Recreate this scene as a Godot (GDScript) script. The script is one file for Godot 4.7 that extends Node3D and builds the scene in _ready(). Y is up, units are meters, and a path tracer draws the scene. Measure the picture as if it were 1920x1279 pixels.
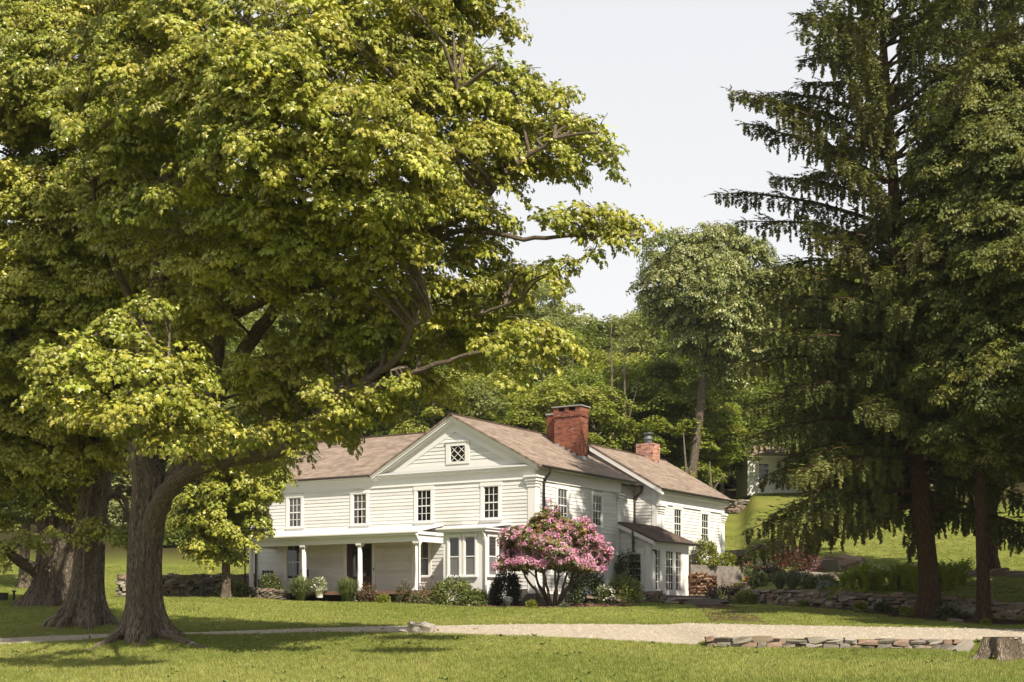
extends Node3D
# White clapboard farmhouse behind old maples. Units are metres, y up, the eye at (0, 1.6, 0) looking along -z.

const F := 2650.0
const HZ := 1160.0
const EYE := 1.6
const OX := Vector3(0.8487, 0, 0.5289)     # the house's own axes in the world
const OZ := Vector3(-0.5289, 0, 0.8487)
const HO := Vector3(1.006, 2.4, -62.0)     # near corner of the house at the ground

var rng := RandomNumberGenerator.new()
var M := {}
var counts := {}
var cube := BoxMesh.new()
var noise := FastNoiseLite.new()

# ---------------------------------------------------------------- small helpers
class MB:
	var v := PackedVector3Array()
	var c := PackedColorArray()
	var uv := PackedVector2Array()
	func tri(a: Vector3, b: Vector3, d: Vector3, col := Color(1, 1, 1)) -> void:
		v.append(a); v.append(b); v.append(d)
		c.append(col); c.append(col); c.append(col)
		uv.append(Vector2(a.x, a.y)); uv.append(Vector2(b.x, b.y)); uv.append(Vector2(d.x, d.y))
	func quad(a: Vector3, b: Vector3, d: Vector3, e: Vector3, col := Color(1, 1, 1)) -> void:
		tri(a, b, d, col); tri(a, d, e, col)
	func uvquad(p: Array, t: Array) -> void:
		for k in [0, 1, 2, 0, 2, 3]:
			v.append(p[k]); uv.append(t[k]); c.append(Color(1, 1, 1))
	func box(lo: Vector3, hi: Vector3, col := Color(1, 1, 1), xf := Transform3D()) -> void:
		var p := []
		for k in 8:
			p.append(xf * Vector3(hi.x if k & 1 else lo.x, hi.y if k & 2 else lo.y, hi.z if k & 4 else lo.z))
		for q in [[4, 6, 7, 5], [1, 3, 2, 0], [5, 7, 3, 1], [0, 2, 6, 4], [6, 2, 3, 7], [0, 4, 5, 1]]:
			quad(p[q[0]], p[q[1]], p[q[2]], p[q[3]], col)
	func prism(poly: Array, off: Vector3, col := Color(1, 1, 1)) -> void:
		# poly: coplanar points, off: the way the slab is thick
		var n := poly.size()
		for k in range(1, n - 1):
			tri(poly[0], poly[k], poly[k + 1], col)
			tri(poly[0] + off, poly[k + 1] + off, poly[k] + off, col)
		for k in n:
			var a: Vector3 = poly[k]
			var b: Vector3 = poly[(k + 1) % n]
			quad(a, a + off, b + off, b, col)
	func slab(poly: Array, off: Vector3, ud: Vector3, vd: Vector3) -> void:
		var k0 := v.size()
		prism(poly, off)
		for k in range(k0, v.size()): uv[k] = Vector2(v[k].dot(ud), v[k].dot(vd))
	func mesh() -> ArrayMesh:
		var arr := []
		arr.resize(Mesh.ARRAY_MAX)
		arr[Mesh.ARRAY_VERTEX] = v
		arr[Mesh.ARRAY_COLOR] = c
		arr[Mesh.ARRAY_TEX_UV] = uv
		var m := ArrayMesh.new()
		m.add_surface_from_arrays(Mesh.PRIMITIVE_TRIANGLES, arr)
		return m

func at(u: float, v: float, d: float) -> Vector3:
	return Vector3((u - 960.0) / F * d, EYE + (HZ - v) / F * d, -d)

func hw(x: float, y: float, z: float) -> Vector3:   # house axes to world
	return HO + OX * x + OZ * z + Vector3(0, y, 0)

func lin(r: float, g: float, b: float) -> Color:
	return Color(r, g, b).linear_to_srgb()

func rf(a: float, b: float) -> float:
	return rng.randf_range(a, b)

func numbered(called: String) -> String:
	var n: int = counts.get(called, 0)
	counts[called] = n + 1
	return called if n == 0 else "%s_%03d" % [called, n]

func meta(o: Node, label: String, category: String, group := "", kind := "") -> Node:
	if label != "": o.set_meta("label", label)
	if category != "": o.set_meta("category", category)
	if group != "": o.set_meta("group", group)
	if kind != "": o.set_meta("kind", kind)
	return o

func thing(called: String, label: String, category: String, pos: Vector3, turn := 0.0, group := "") -> Node3D:
	var o := Node3D.new()
	o.name = numbered(called)
	add_child(o)
	o.position = pos
	o.rotation.y = turn
	meta(o, label, category, group)
	return o

func part(called: String, mesh: Mesh, mat: Material, parent: Node3D, xf := Transform3D()) -> MeshInstance3D:
	var o := MeshInstance3D.new()
	o.name = called
	o.mesh = mesh
	o.material_override = mat
	parent.add_child(o, true)
	o.transform = xf
	return o

func bar(called: String, mat: Material, parent: Node3D, lo: Vector3, hi: Vector3) -> MeshInstance3D:
	var s := (hi - lo).abs()
	return part(called, cube, mat, parent, Transform3D(Basis.from_scale(s), (lo + hi) * 0.5))

func setting(called: String, mesh: Mesh, mat: Material, kind := "structure") -> MeshInstance3D:
	var o := part(called, mesh, mat, self)
	o.set_meta("kind", kind)
	return o

func multi(called: String, mesh: Mesh, mat: Material, parent: Node3D, xf: Array, cols: PackedColorArray) -> MultiMeshInstance3D:
	var mm := MultiMesh.new()
	mm.transform_format = MultiMesh.TRANSFORM_3D
	mm.use_colors = cols.size() > 0
	mm.mesh = mesh
	mm.instance_count = xf.size()
	for i in xf.size():
		mm.set_instance_transform(i, xf[i])
		if cols.size() > 0: mm.set_instance_color(i, cols[i])
	var o := MultiMeshInstance3D.new()
	o.name = called
	o.multimesh = mm
	o.material_override = mat
	parent.add_child(o, true)
	return o

func sm(e0: float, e1: float, x: float) -> float:
	return smoothstep(e0, e1, x)

# ---------------------------------------------------------------- the lie of the land
const PROF := [[-60.0, -0.8], [0.0, 0.0], [18.0, 0.02], [28.0, 0.2], [35.0, 0.6], [39.0, 0.98], [44.0, 1.33], [50.0, 1.7], [60.0, 2.2], [65.0, 2.37], [72.0, 2.62], [80.0, 3.3], [100.0, 5.8], [130.0, 12.0], [200.0, 32.0], [340.0, 62.0]]
const TERRACE := [[9.0, 64.0], [10.4, 62.0], [12.9, 57.4], [15.4, 55.3], [18.3, 50.8], [20.2, 47.5], [26.0, 44.0], [60.0, 44.0]]

func table(t: Array, x: float) -> float:
	if x <= t[0][0]: return t[0][1]
	for k in range(1, t.size()):
		if x < t[k][0]:
			return lerpf(t[k - 1][1], t[k][1], (x - t[k - 1][0]) / (t[k][0] - t[k - 1][0]))
	return t[t.size() - 1][1]

func prof(d: float) -> float:
	return (table(PROF, d - 1.5) + table(PROF, d) + table(PROF, d + 1.5)) / 3.0

func ground(x: float, z: float) -> float:
	var d := -z
	var h := prof(d)
	h += (0.024 * clampf(x + 4.0, -14, 0) - 0.015 * clampf(x, 0, 16)) * sm(30, 38, d) * (1.0 - sm(48, 57, d))
	h += 2.9 * sm(66, 105, d) * sm(4, 14, x)
	h += 0.2 * sm(-9, -14, x) * sm(55, 64, d)
	var w := sm(4.9, 5.6, x)
	h += w * (0.22 * (sm(38.2, 38.5, d) - sm(38.5, 50.0, d)) )
	if d > 40 and d < 110:
		var q := d - table(TERRACE, x)
		h += sm(0.160, 0.172, x / d) * (0.6 * sm(-0.05, 0.3, q) + 0.05 * clampf(q, 0, 14))
		# the terrace behind the concrete wall, and the level patio before it
		var b := -z - 71.5 - (x - 8.9) * 1.05
		if d > 66:
			h = lerpf(h, maxf(h, 4.3 + 0.06 * maxf(b, 0.0)), sm(0.05, 0.5, b) * sm(3, 7, x) * (1.0 - sm(15, 19, x)))
			h = lerpf(h, 2.62, sm(0.0, -0.3, b) * sm(6.5, 7.2, x) * (1.0 - sm(0.166, 0.178, x / d)) * sm(66.5, 67.6, d))
	h += 0.05 * noise.get_noise_2d(x * 3.0, z * 3.0) + 0.5 * noise.get_noise_2d(x * 0.6, z * 0.6) * sm(85, 120, d)
	# the maples stand on low mounds
	for m in [Vector3(-10.15, 39.0, 0.3), Vector3(-13.75, 45.0, 0.25)]:
		var r2: float = (x - m.x) * (x - m.x) + (d - m.y) * (d - m.y)
		h += m.z * exp(-r2 / 5.0)
	return h

func on(x: float, z: float) -> Vector3:
	return Vector3(x, ground(x, z), z)

func onp(u: float, d: float) -> Vector3:
	var x := (u - 960.0) / F * d
	return on(x, -d)

const DRIVE_FRONT := [[-40.0, 40.5], [-15.0, 41.0], [-11.4, 41.3], [-8.9, 42.1], [-5.8, 42.6], [-2.0, 41.6], [2.1, 40.0], [4.6, 38.8], [5.4, 38.55], [60.0, 38.55]]
const DRIVE_BACK := [[-40.0, 42.3], [-15.4, 42.7], [-11.8, 43.1], [-9.2, 43.6], [-6.0, 44.3], [-2.2, 44.8], [0.7, 45.6], [4.9, 46.2], [8.2, 45.6], [16.0, 44.9], [60.0, 44.9]]

func on_drive(x: float, d: float, m := 0.0) -> bool:
	return d > table(DRIVE_FRONT, x) + m and d < table(DRIVE_BACK, x) - m

func inside_house(p: Vector3, m := 0.2) -> bool:
	var q := p - HO
	var x := q.dot(OX)
	var z := q.dot(OZ)
	if x > -16.6 - m and x < m and z > -8.2 - m and z < m: return true
	if x > -15.5 and x < -1.2 + m and z >= 0 and z < 2.0 + m: return true
	if x > -6.4 and x < 1.7 + m and z > -18.4 - m and z < -7.9 + m: return true
	return false

# ---------------------------------------------------------------- textures and materials
func tex(w: int, h: int, f: Callable) -> ImageTexture:
	var im := Image.create(w, h, false, Image.FORMAT_RGB8)
	for y in h:
		for x in w:
			im.set_pixel(x, y, f.call(x, y))
	return ImageTexture.create_from_image(im)

func ramp(a: Color, b: Color, t: float) -> Color:
	return a.lerp(b, clampf(t, 0, 1)).linear_to_srgb()

func tile_noise(n: FastNoiseLite, x: float, y: float, w: float, h: float, sx: float, sy: float) -> float:
	# seamless: a torus in four dimensions folded into two blends
	var a := n.get_noise_2d(x * sx, y * sy)
	var b := n.get_noise_2d((x - w) * sx, y * sy)
	var c := n.get_noise_2d(x * sx, (y - h) * sy)
	var e := n.get_noise_2d((x - w) * sx, (y - h) * sy)
	var tx := x / w
	var ty := y / h
	var s := lerpf(lerpf(a, b, tx), lerpf(c, e, tx), ty)
	return s / sqrt((tx * tx + (1 - tx) * (1 - tx)) * (ty * ty + (1 - ty) * (1 - ty)))

func mat(col: Color, rough := 0.8, spec := 0.4) -> StandardMaterial3D:
	var m := StandardMaterial3D.new()
	m.albedo_color = col
	m.roughness = rough
	m.metallic_specular = spec
	return m

func leafmat(back := 0.55, rough := 0.5) -> StandardMaterial3D:
	var m := mat(Color(1, 1, 1), rough, 0.35)
	m.vertex_color_use_as_albedo = true
	m.backlight_enabled = true
	m.backlight = Color(back * 0.95, back, back * 0.55)
	m.cull_mode = BaseMaterial3D.CULL_DISABLED
	return m

func make_materials() -> void:
	var n := FastNoiseLite.new()
	n.seed = 7
	n.noise_type = FastNoiseLite.TYPE_SIMPLEX_SMOOTH
	n.fractal_octaves = 4
	n.frequency = 0.02
	var fine := FastNoiseLite.new()
	fine.seed = 21
	fine.frequency = 0.25
	fine.fractal_octaves = 2
	# painted wood: slightly uneven, with faint grime
	var paint := tex(256, 256, func(x, y):
		var t := 0.5 + 0.7 * tile_noise(n, x, y, 256, 256, 0.7, 3.0) + 0.15 * tile_noise(fine, x, y, 256, 256, 1, 1)
		return ramp(Color(0.61, 0.6, 0.575), Color(0.75, 0.74, 0.72), t))
	M.white = mat(Color(1, 1, 1), 0.55, 0.35)
	M.white.albedo_texture = paint
	M.white.uv1_triplanar = true
	M.white.uv1_world_triplanar = true
	M.white.uv1_scale = Vector3(0.35, 0.35, 0.35)
	M.trim = mat(lin(0.73, 0.72, 0.695), 0.5, 0.4)
	M.boards = [M.white]
	for tone in [0.93, 0.97, 0.88]:
		var wv: StandardMaterial3D = M.white.duplicate()
		wv.albedo_color = lin(tone, tone * 0.995, tone * 0.985)
		M.boards.append(wv)
	M.backing = mat(lin(0.45, 0.44, 0.4), 0.8)
	M.glass = mat(lin(0.012, 0.012, 0.011), 0.06, 0.6)
	M.drape = mat(lin(0.075, 0.07, 0.062), 0.12, 0.5)
	M.screen = mat(lin(0.16, 0.155, 0.15), 0.45, 0.3)
	M.curtain = mat(lin(0.3, 0.28, 0.25), 0.8, 0.2)
	M.door = mat(lin(0.045, 0.014, 0.009), 0.4, 0.4)
	M.gutter = mat(lin(0.035, 0.026, 0.021), 0.5, 0.4)
	M.lead = mat(lin(0.3, 0.3, 0.3), 0.6, 0.4)
	M.metal = mat(lin(0.12, 0.13, 0.14), 0.4, 0.5)
	M.black = mat(lin(0.012, 0.012, 0.012), 0.5, 0.4)
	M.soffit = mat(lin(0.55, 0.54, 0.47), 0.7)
	M.porchroof = mat(lin(0.62, 0.62, 0.62), 0.5, 0.4)
	# asphalt shingles: rows of tabs of slightly different brown
	var tabs := []
	rng.seed = 5
	for k in 32 * 40: tabs.append(rng.randf())
	M.shingle = mat(Color(1, 1, 1), 0.9, 0.25)
	M.shingle.albedo_texture = tex(512, 512, func(x, y):
		var row: int = y / 16
		var col: int = ((x + (row % 3) * 11 + int(tabs[row] * 20)) % 512) / 32
		var t: float = tabs[(row * 16 + col) % tabs.size()] * 0.55 + 0.25 + 0.55 * tile_noise(n, x, y, 512, 512, 0.25, 0.9) + 0.25 * tile_noise(fine, x, y, 512, 512, 2, 2)
		var s := 0.62 if y % 16 == 15 else 1.0
		return (Color(0.13, 0.1, 0.078).lerp(Color(0.285, 0.218, 0.17), clampf(t, 0, 1)) * s).linear_to_srgb())
	M.shingle.uv1_scale = Vector3(0.22, 0.22, 1)
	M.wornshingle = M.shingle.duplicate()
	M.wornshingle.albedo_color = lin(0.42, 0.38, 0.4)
	M.brick = mat(Color(1, 1, 1), 0.85, 0.3)
	M.brick.vertex_color_use_as_albedo = true
	M.mortar = mat(lin(0.36, 0.29, 0.23), 0.9)
	# bark: long upright ridges, brown grey
	var bh := func(x, y): return absf(tile_noise(n, x, y, 256, 512, 4.5, 0.55)) * 1.6 + 0.35 * tile_noise(fine, x, y, 256, 512, 1.6, 0.35)
	var bark_h := Image.create(256, 512, false, Image.FORMAT_RGB8)
	var bark := Image.create(256, 512, false, Image.FORMAT_RGB8)
	for y in 512:
		for x in 256:
			var t: float = clampf(bh.call(x, y), 0, 1)
			var warm := 0.5 + 0.8 * tile_noise(n, x, y, 256, 512, 1.2, 0.6)
			bark.set_pixel(x, y, (Color(0.05, 0.032, 0.022).lerp(Color(0.42, 0.325, 0.23).lerp(Color(0.38, 0.33, 0.265), clampf(warm, 0, 1)), pow(t, 0.55))).linear_to_srgb())
			var lich := tile_noise(n, x, y, 256, 512, 2.2, 1.2)
			if lich > 0.28: bark.set_pixel(x, y, bark.get_pixel(x, y).lerp(lin(0.36, 0.37, 0.29), clampf((lich - 0.28) * 5.0, 0, 0.65) * t))
			bark_h.set_pixel(x, y, Color(t, t, t))
	bark_h.bump_map_to_normal_map(14.0)
	M.bark = mat(Color(1, 1, 1), 0.95, 0.15)
	M.bark.albedo_texture = ImageTexture.create_from_image(bark)
	M.bark.normal_enabled = true
	M.bark.normal_texture = ImageTexture.create_from_image(bark_h)
	M.bark.normal_scale = 1.5
	M.bark.uv1_scale = Vector3(1.0, 0.34, 1)
	M.paletrunk = M.bark.duplicate()
	M.paletrunk.albedo_color = lin(1.35, 1.25, 1.1).clamp()
	M.darkbark = M.bark.duplicate()
	M.darkbark.albedo_color = lin(0.42, 0.34, 0.28)
	M.spruce_bark = M.bark.duplicate()
	M.spruce_bark.albedo_color = lin(0.55, 0.42, 0.33)
	# lawn soil and thatch under the blades
	M.lawn = mat(Color(1, 1, 1), 0.95, 0.15)
	M.lawn.vertex_color_use_as_albedo = true
	M.lawn.albedo_texture = tex(512, 512, func(x, y):
		var t := 0.5 + 0.5 * tile_noise(fine, x, y, 512, 512, 2.2, 2.2) + 0.5 * tile_noise(n, x, y, 512, 512, 1.5, 1.5)
		return ramp(Color(0.52, 0.52, 0.45), Color(1, 1, 1), t))
	M.lawn.uv1_triplanar = true
	M.lawn.uv1_world_triplanar = true
	M.lawn.uv1_scale = Vector3(0.4, 0.4, 0.4)
	M.grass = leafmat(0.5, 0.6)
	M.leaf = leafmat(0.72, 0.38)
	M.leaf.metallic_specular = 0.5
	M.darkleaf = leafmat(0.7, 0.45)
	M.needle = leafmat(0.4, 0.6)
	M.petal = leafmat(0.6, 0.6)
	# pale gravel
	M.gravel = mat(Color(1, 1, 1), 0.95, 0.2)
	M.gravel.albedo_texture = tex(512, 512, func(x, y):
		var t := 0.5 + 0.75 * tile_noise(fine, x, y, 512, 512, 3.2, 3.2) + 0.35 * tile_noise(n, x, y, 512, 512, 1.0, 1.0)
		return ramp(Color(0.18, 0.15, 0.11), Color(0.45, 0.395, 0.31), t))
	M.gravel.uv1_triplanar = true
	M.gravel.uv1_world_triplanar = true
	M.gravel.uv1_scale = Vector3(0.35, 0.35, 0.35)
	M.mulch = mat(Color(1, 1, 1), 0.95, 0.15)
	M.mulch.albedo_texture = tex(256, 256, func(x, y):
		var t := 0.45 + 0.9 * tile_noise(fine, x, y, 256, 256, 2.5, 2.5)
		return ramp(Color(0.02, 0.011, 0.007), Color(0.13, 0.075, 0.05), t))
	M.mulch.uv1_triplanar = true
	M.mulch.uv1_world_triplanar = true
	M.mulch.uv1_scale = Vector3(0.5, 0.5, 0.5)
	# field stone in a few tones
	var stone := tex(256, 256, func(x, y):
		var t := 0.5 + 0.6 * tile_noise(n, x, y, 256, 256, 2.0, 2.0) + 0.45 * tile_noise(fine, x, y, 256, 256, 1.0, 1.0)
		return ramp(Color(0.42, 0.4, 0.37), Color(1, 0.98, 0.94), t))
	M.stones = []
	for c in [Color(0.29, 0.26, 0.22), Color(0.21, 0.19, 0.16), Color(0.31, 0.25, 0.19), Color(0.39, 0.355, 0.31), Color(0.25, 0.225, 0.2), Color(0.31, 0.225, 0.175)]:
		var s := mat(c.linear_to_srgb(), 0.92, 0.2)
		s.albedo_texture = stone
		s.uv1_triplanar = true
		s.uv1_scale = Vector3(1.6, 1.6, 1.6)
		M.stones.append(s)
	M.concrete = mat(lin(0.27, 0.245, 0.225), 0.9, 0.2)
	M.concrete.albedo_texture = stone
	M.concrete.uv1_triplanar = true
	M.concrete.uv1_world_triplanar = true
	M.concrete.uv1_scale = Vector3(0.3, 0.3, 0.3)
	M.bluestone = mat(lin(0.19, 0.2, 0.21), 0.85, 0.3)
	M.bluestone.albedo_texture = stone
	M.bluestone.uv1_triplanar = true
	M.bluestone.uv1_world_triplanar = true
	M.terracotta = mat(lin(0.36, 0.1, 0.04), 0.85, 0.25)
	M.whitepot = mat(lin(0.7, 0.68, 0.64), 0.7, 0.3)
	M.soil = mat(lin(0.025, 0.018, 0.012), 0.95)
	M.plank = mat(lin(0.2, 0.155, 0.115), 0.85, 0.25)
	M.porchfloor = mat(lin(0.2, 0.12, 0.09), 0.8, 0.3)
	M.plinth = mat(lin(0.09, 0.08, 0.07), 0.9)
	M.logend = mat(lin(0.3, 0.2, 0.13), 0.9, 0.2)
	M.logbark = mat(lin(0.13, 0.065, 0.04), 0.95, 0.2)
	M.stumpwood = M.bark.duplicate()
	M.stumpwood.albedo_color = Color(1, 1, 1)
	M.stumpwood.uv1_scale = Vector3(1.2, 0.5, 1)

# ---------------------------------------------------------------- leaves and stems
func maple_leaf(m: MB, o: Vector3, x: Vector3, y: Vector3, z: Vector3, s: float, col: Color) -> void:
	# five lobes, folded along the middle rib
	var half := [Vector2(0, 0.02), Vector2(0.02, 0.4), Vector2(0.3, 0.25), Vector2(0.42, 0.6), Vector2(0.6, 0.24), Vector2(1.0, 0.0)]
	var c := o + x * s * 0.38 + y * s * 0.03
	for side in [1.0, -1.0]:
		for k in 5:
			var p: Vector2 = half[k]
			var q: Vector2 = half[k + 1]
			var a: Vector3 = o + (x * p.x + z * p.y * side - y * (absf(p.y) * 0.35 + p.x * p.x * 0.25)) * s
			var b: Vector3 = o + (x * q.x + z * q.y * side - y * (absf(q.y) * 0.35 + q.x * q.x * 0.25)) * s
			m.tri(c, a, b, col)

func plain_leaf(m: MB, o: Vector3, x: Vector3, y: Vector3, z: Vector3, s: float, w: float, col: Color) -> void:
	var tip := o + x * s - y * s * 0.18
	var mid := o + x * s * 0.45
	m.tri(o, mid + z * s * w - y * s * 0.12, tip, col)
	m.tri(o, tip, mid - z * s * w - y * s * 0.12, col)

func sprig(kind: String, n: int, spread: float, size: float, width := 0.3) -> ArrayMesh:
	var m := MB.new()
	for k in n:
		var a := TAU * (k * 0.382 + rf(-0.06, 0.06))
		var r := spread * sqrt((k + 0.5) / n)
		var rad := Vector3(cos(a), 0, sin(a))
		var dip := rf(0.1, 0.75)
		var x := (rad * cos(dip) - Vector3.UP * sin(dip)).normalized()
		var z := x.cross(Vector3.UP + Vector3(rf(-0.6, 0.6), 0, rf(-0.6, 0.6))).normalized()
		var y := z.cross(x).normalized()
		if y.y < 0: y = -y
		var t := rf(0.8, 1.15)
		var col := Color(t * rf(0.95, 1.08), t, t * rf(0.85, 1.1))
		var o := rad * r * 0.75 + Vector3.UP * (spread * 0.35 * (1.0 - r / spread) + rf(-0.25, 0.15) * spread)
		if kind == "maple": maple_leaf(m, o, x, y, z, size * rf(0.75, 1.2), col)
		else: plain_leaf(m, o, x, y, z, size * rf(0.75, 1.25), width, col)
	return m.mesh()

func tube(st: SurfaceTool, pts: Array, rad: Array, sides: int, flute := 0.0, seed_at := 0.0, close := true) -> void:
	# a tapered, slightly irregular round stem through the points
	var rings := []
	var along := 0.0
	var ref := Vector3(0.3, 0.1, 0.95)
	for k in pts.size():
		var p: Vector3 = pts[k]
		var dir: Vector3 = ((pts[mini(k + 1, pts.size() - 1)] as Vector3) - (pts[maxi(k - 1, 0)] as Vector3)).normalized()
		if k > 0: along += p.distance_to(pts[k - 1])
		var bx := dir.cross(ref).normalized()
		if bx.length() < 0.5: bx = dir.cross(Vector3.RIGHT).normalized()
		var bz := bx.cross(dir).normalized()
		ref = bz
		var ring := []
		for s in sides + 1:
			var a := TAU * (s % sides) / sides
			var r: float = rad[k]
			if flute > 0: r *= 1.0 + flute * (noise.get_noise_3d(cos(a) * 60 + seed_at, sin(a) * 60, along * 9.0) * 1.2 + 0.5 * noise.get_noise_3d(cos(a) * 190 + seed_at, sin(a) * 190, along * 16.0))
			ring.append([p + (bx * cos(a) + bz * sin(a)) * r, Vector2(TAU * rad[0] * s / sides, along)])
		rings.append(ring)
	for k in rings.size() - 1:
		for s in sides:
			for q in [[k, s], [k + 1, s], [k + 1, s + 1], [k, s], [k + 1, s + 1], [k, s + 1]]:
				st.set_uv(rings[q[0]][q[1]][1])
				st.add_vertex(rings[q[0]][q[1]][0])
	if close:
		var top: Vector3 = pts[pts.size() - 1]
		for s in sides:
			for q in [rings[-1][s], [top, Vector2(0, along)], rings[-1][s + 1]]:
				st.set_uv(q[1])
				st.add_vertex(q[0])

func newst() -> SurfaceTool:
	var st := SurfaceTool.new()
	st.begin(Mesh.PRIMITIVE_TRIANGLES)
	return st

func smooth_mesh(st: SurfaceTool) -> ArrayMesh:
	st.index()
	st.generate_normals()
	return st.commit()

func bend(pts: Array, rad: Array, per := 4, wobble := 0.0) -> Array:
	# Catmull-Rom through the given points
	var P := []
	var R := []
	for k in pts.size() - 1:
		var a: Vector3 = pts[maxi(k - 1, 0)]
		var b: Vector3 = pts[k]
		var c: Vector3 = pts[k + 1]
		var d: Vector3 = pts[mini(k + 2, pts.size() - 1)]
		for i in per:
			var t := float(i) / per
			P.append(b.cubic_interpolate(c, a, d, t) + Vector3(rf(-1, 1), rf(-1, 1), rf(-1, 1)) * wobble)
			R.append(lerpf(rad[k], rad[k + 1], t))
	P.append(pts[-1])
	R.append(rad[-1])
	return [P, R]

func flare(base: Vector3, r: float, up: Array, rad: Array, sides: int, roots: int, seed_at: float, flute := 0.12) -> ArrayMesh:
	# a trunk whose foot spreads into roots
	var st := newst()
	var b := bend([base] + up, [r] + rad, 7)
	var P: Array = b[0]
	var R: Array = b[1]
	var rings := []
	var along := 0.0
	for k in P.size():
		if k > 0: along += (P[k] as Vector3).distance_to(P[k - 1])
		var h: float = P[k].y - base.y
		var ring := []
		for s in sides + 1:
			var a := TAU * (s % sides) / sides
			var ca := cos(a)
			var sa := sin(a)
			var lobes := 0.5 + 0.5 * sin(a * roots + seed_at + 1.1 * sin(a * 2.0 + seed_at))
			var hs := 0.42 * clampf(r / 0.6, 0.25, 1.0)
			var f := 1.0 + exp(-h / hs) * clampf(r / 0.45, 0.25, 1.0) * (0.2 + 1.25 * pow(lobes, 1.8)) + 0.28 * exp(-h / 1.2) * lobes
			f *= 1.0 + flute * (1.8 * noise.get_noise_3d(ca * 60 + seed_at * 40, sa * 60, along * 4.0) + 2.0 * noise.get_noise_3d(ca * 170 + seed_at * 40, sa * 170, along * 5.0) + 0.5 * noise.get_noise_3d(ca * 420 + seed_at * 40, sa * 420, along * 14.0))
			ring.append([P[k] + Vector3(ca, 0, sa) * R[k] * f - Vector3(0, 0.25 if k == 0 else 0.0, 0), Vector2(TAU * r * s / sides, along)])
		rings.append(ring)
	for k in rings.size() - 1:
		for s in sides:
			for q in [[k, s], [k + 1, s], [k + 1, s + 1], [k, s], [k + 1, s + 1], [k, s + 1]]:
				st.set_uv(rings[q[0]][q[1]][1])
				st.add_vertex(rings[q[0]][q[1]][0])
	return smooth_mesh(st)

func edge_distance(poly: PackedVector2Array, p: Vector2) -> float:
	var best := 1e9
	for k in poly.size():
		var c := Geometry2D.get_closest_point_to_segment(p, poly[k], poly[(k + 1) % poly.size()])
		best = minf(best, c.distance_to(p))
	return best

func outline(points: Array, d: float) -> PackedVector2Array:
	# the crown's outline in metres in the upright plane through the trunk
	var o := PackedVector2Array()
	for p in points:
		var q := at(p[0], p[1], d)
		o.append(Vector2(q.x, q.y))
	return o

func boughs_in(poly: PackedVector2Array, z0: float, deep: float, count: int, gap: float, rmin: float, rmax: float, front := 0.5, lean: Array = [], open: Array = []) -> Array:
	# fills the crown's volume with leafy boughs: thin at the outline, deep in the middle.
	# lean: how far the crown's middle plane comes forward at each height; open: windows in its near side
	var lo := poly[0]
	var hi := poly[0]
	for p in poly:
		lo = lo.min(p)
		hi = hi.max(p)
	var out := []
	var tries := 0
	while out.size() < count and tries < count * 60:
		tries += 1
		var p := Vector2(rf(lo.x, hi.x), rf(lo.y, hi.y))
		if not Geometry2D.is_point_in_polygon(p, poly): continue
		var e := edge_distance(poly, p)
		var r := minf(rf(rmin, rmax), maxf(e * 1.1 + 0.3, 0.45))
		if e < r * 0.45: continue
		var t := minf(e * 1.0, deep)
		var zc := z0
		if lean.size() > 0:
			zc += table(lean, p.y)
			t = minf(t, deep * clampf(table(lean, p.y) / 5.0, 0.4, 1.0))
		var k := rng.randf()
		var z := zc + (t * rf(0.6, 1.0) if k < front else t * rf(-1.0, 0.7))
		# seen from the lawn a bough nearer than the trunk's plane stands farther out
		var c := Vector3(p.x * z / z0, EYE + (p.y - EYE) * z / z0, z)
		var ok := true
		for w in open:
			if z > w[1] and Geometry2D.is_point_in_polygon(p, w[0]): ok = false
		for b in out:
			var dv: Vector3 = b[0] - c
			dv.y *= 1.5
			if dv.length() < gap * (r + b[1]) * 0.5:
				ok = false
				break
		if ok: out.append([c, r])
	return out

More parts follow.
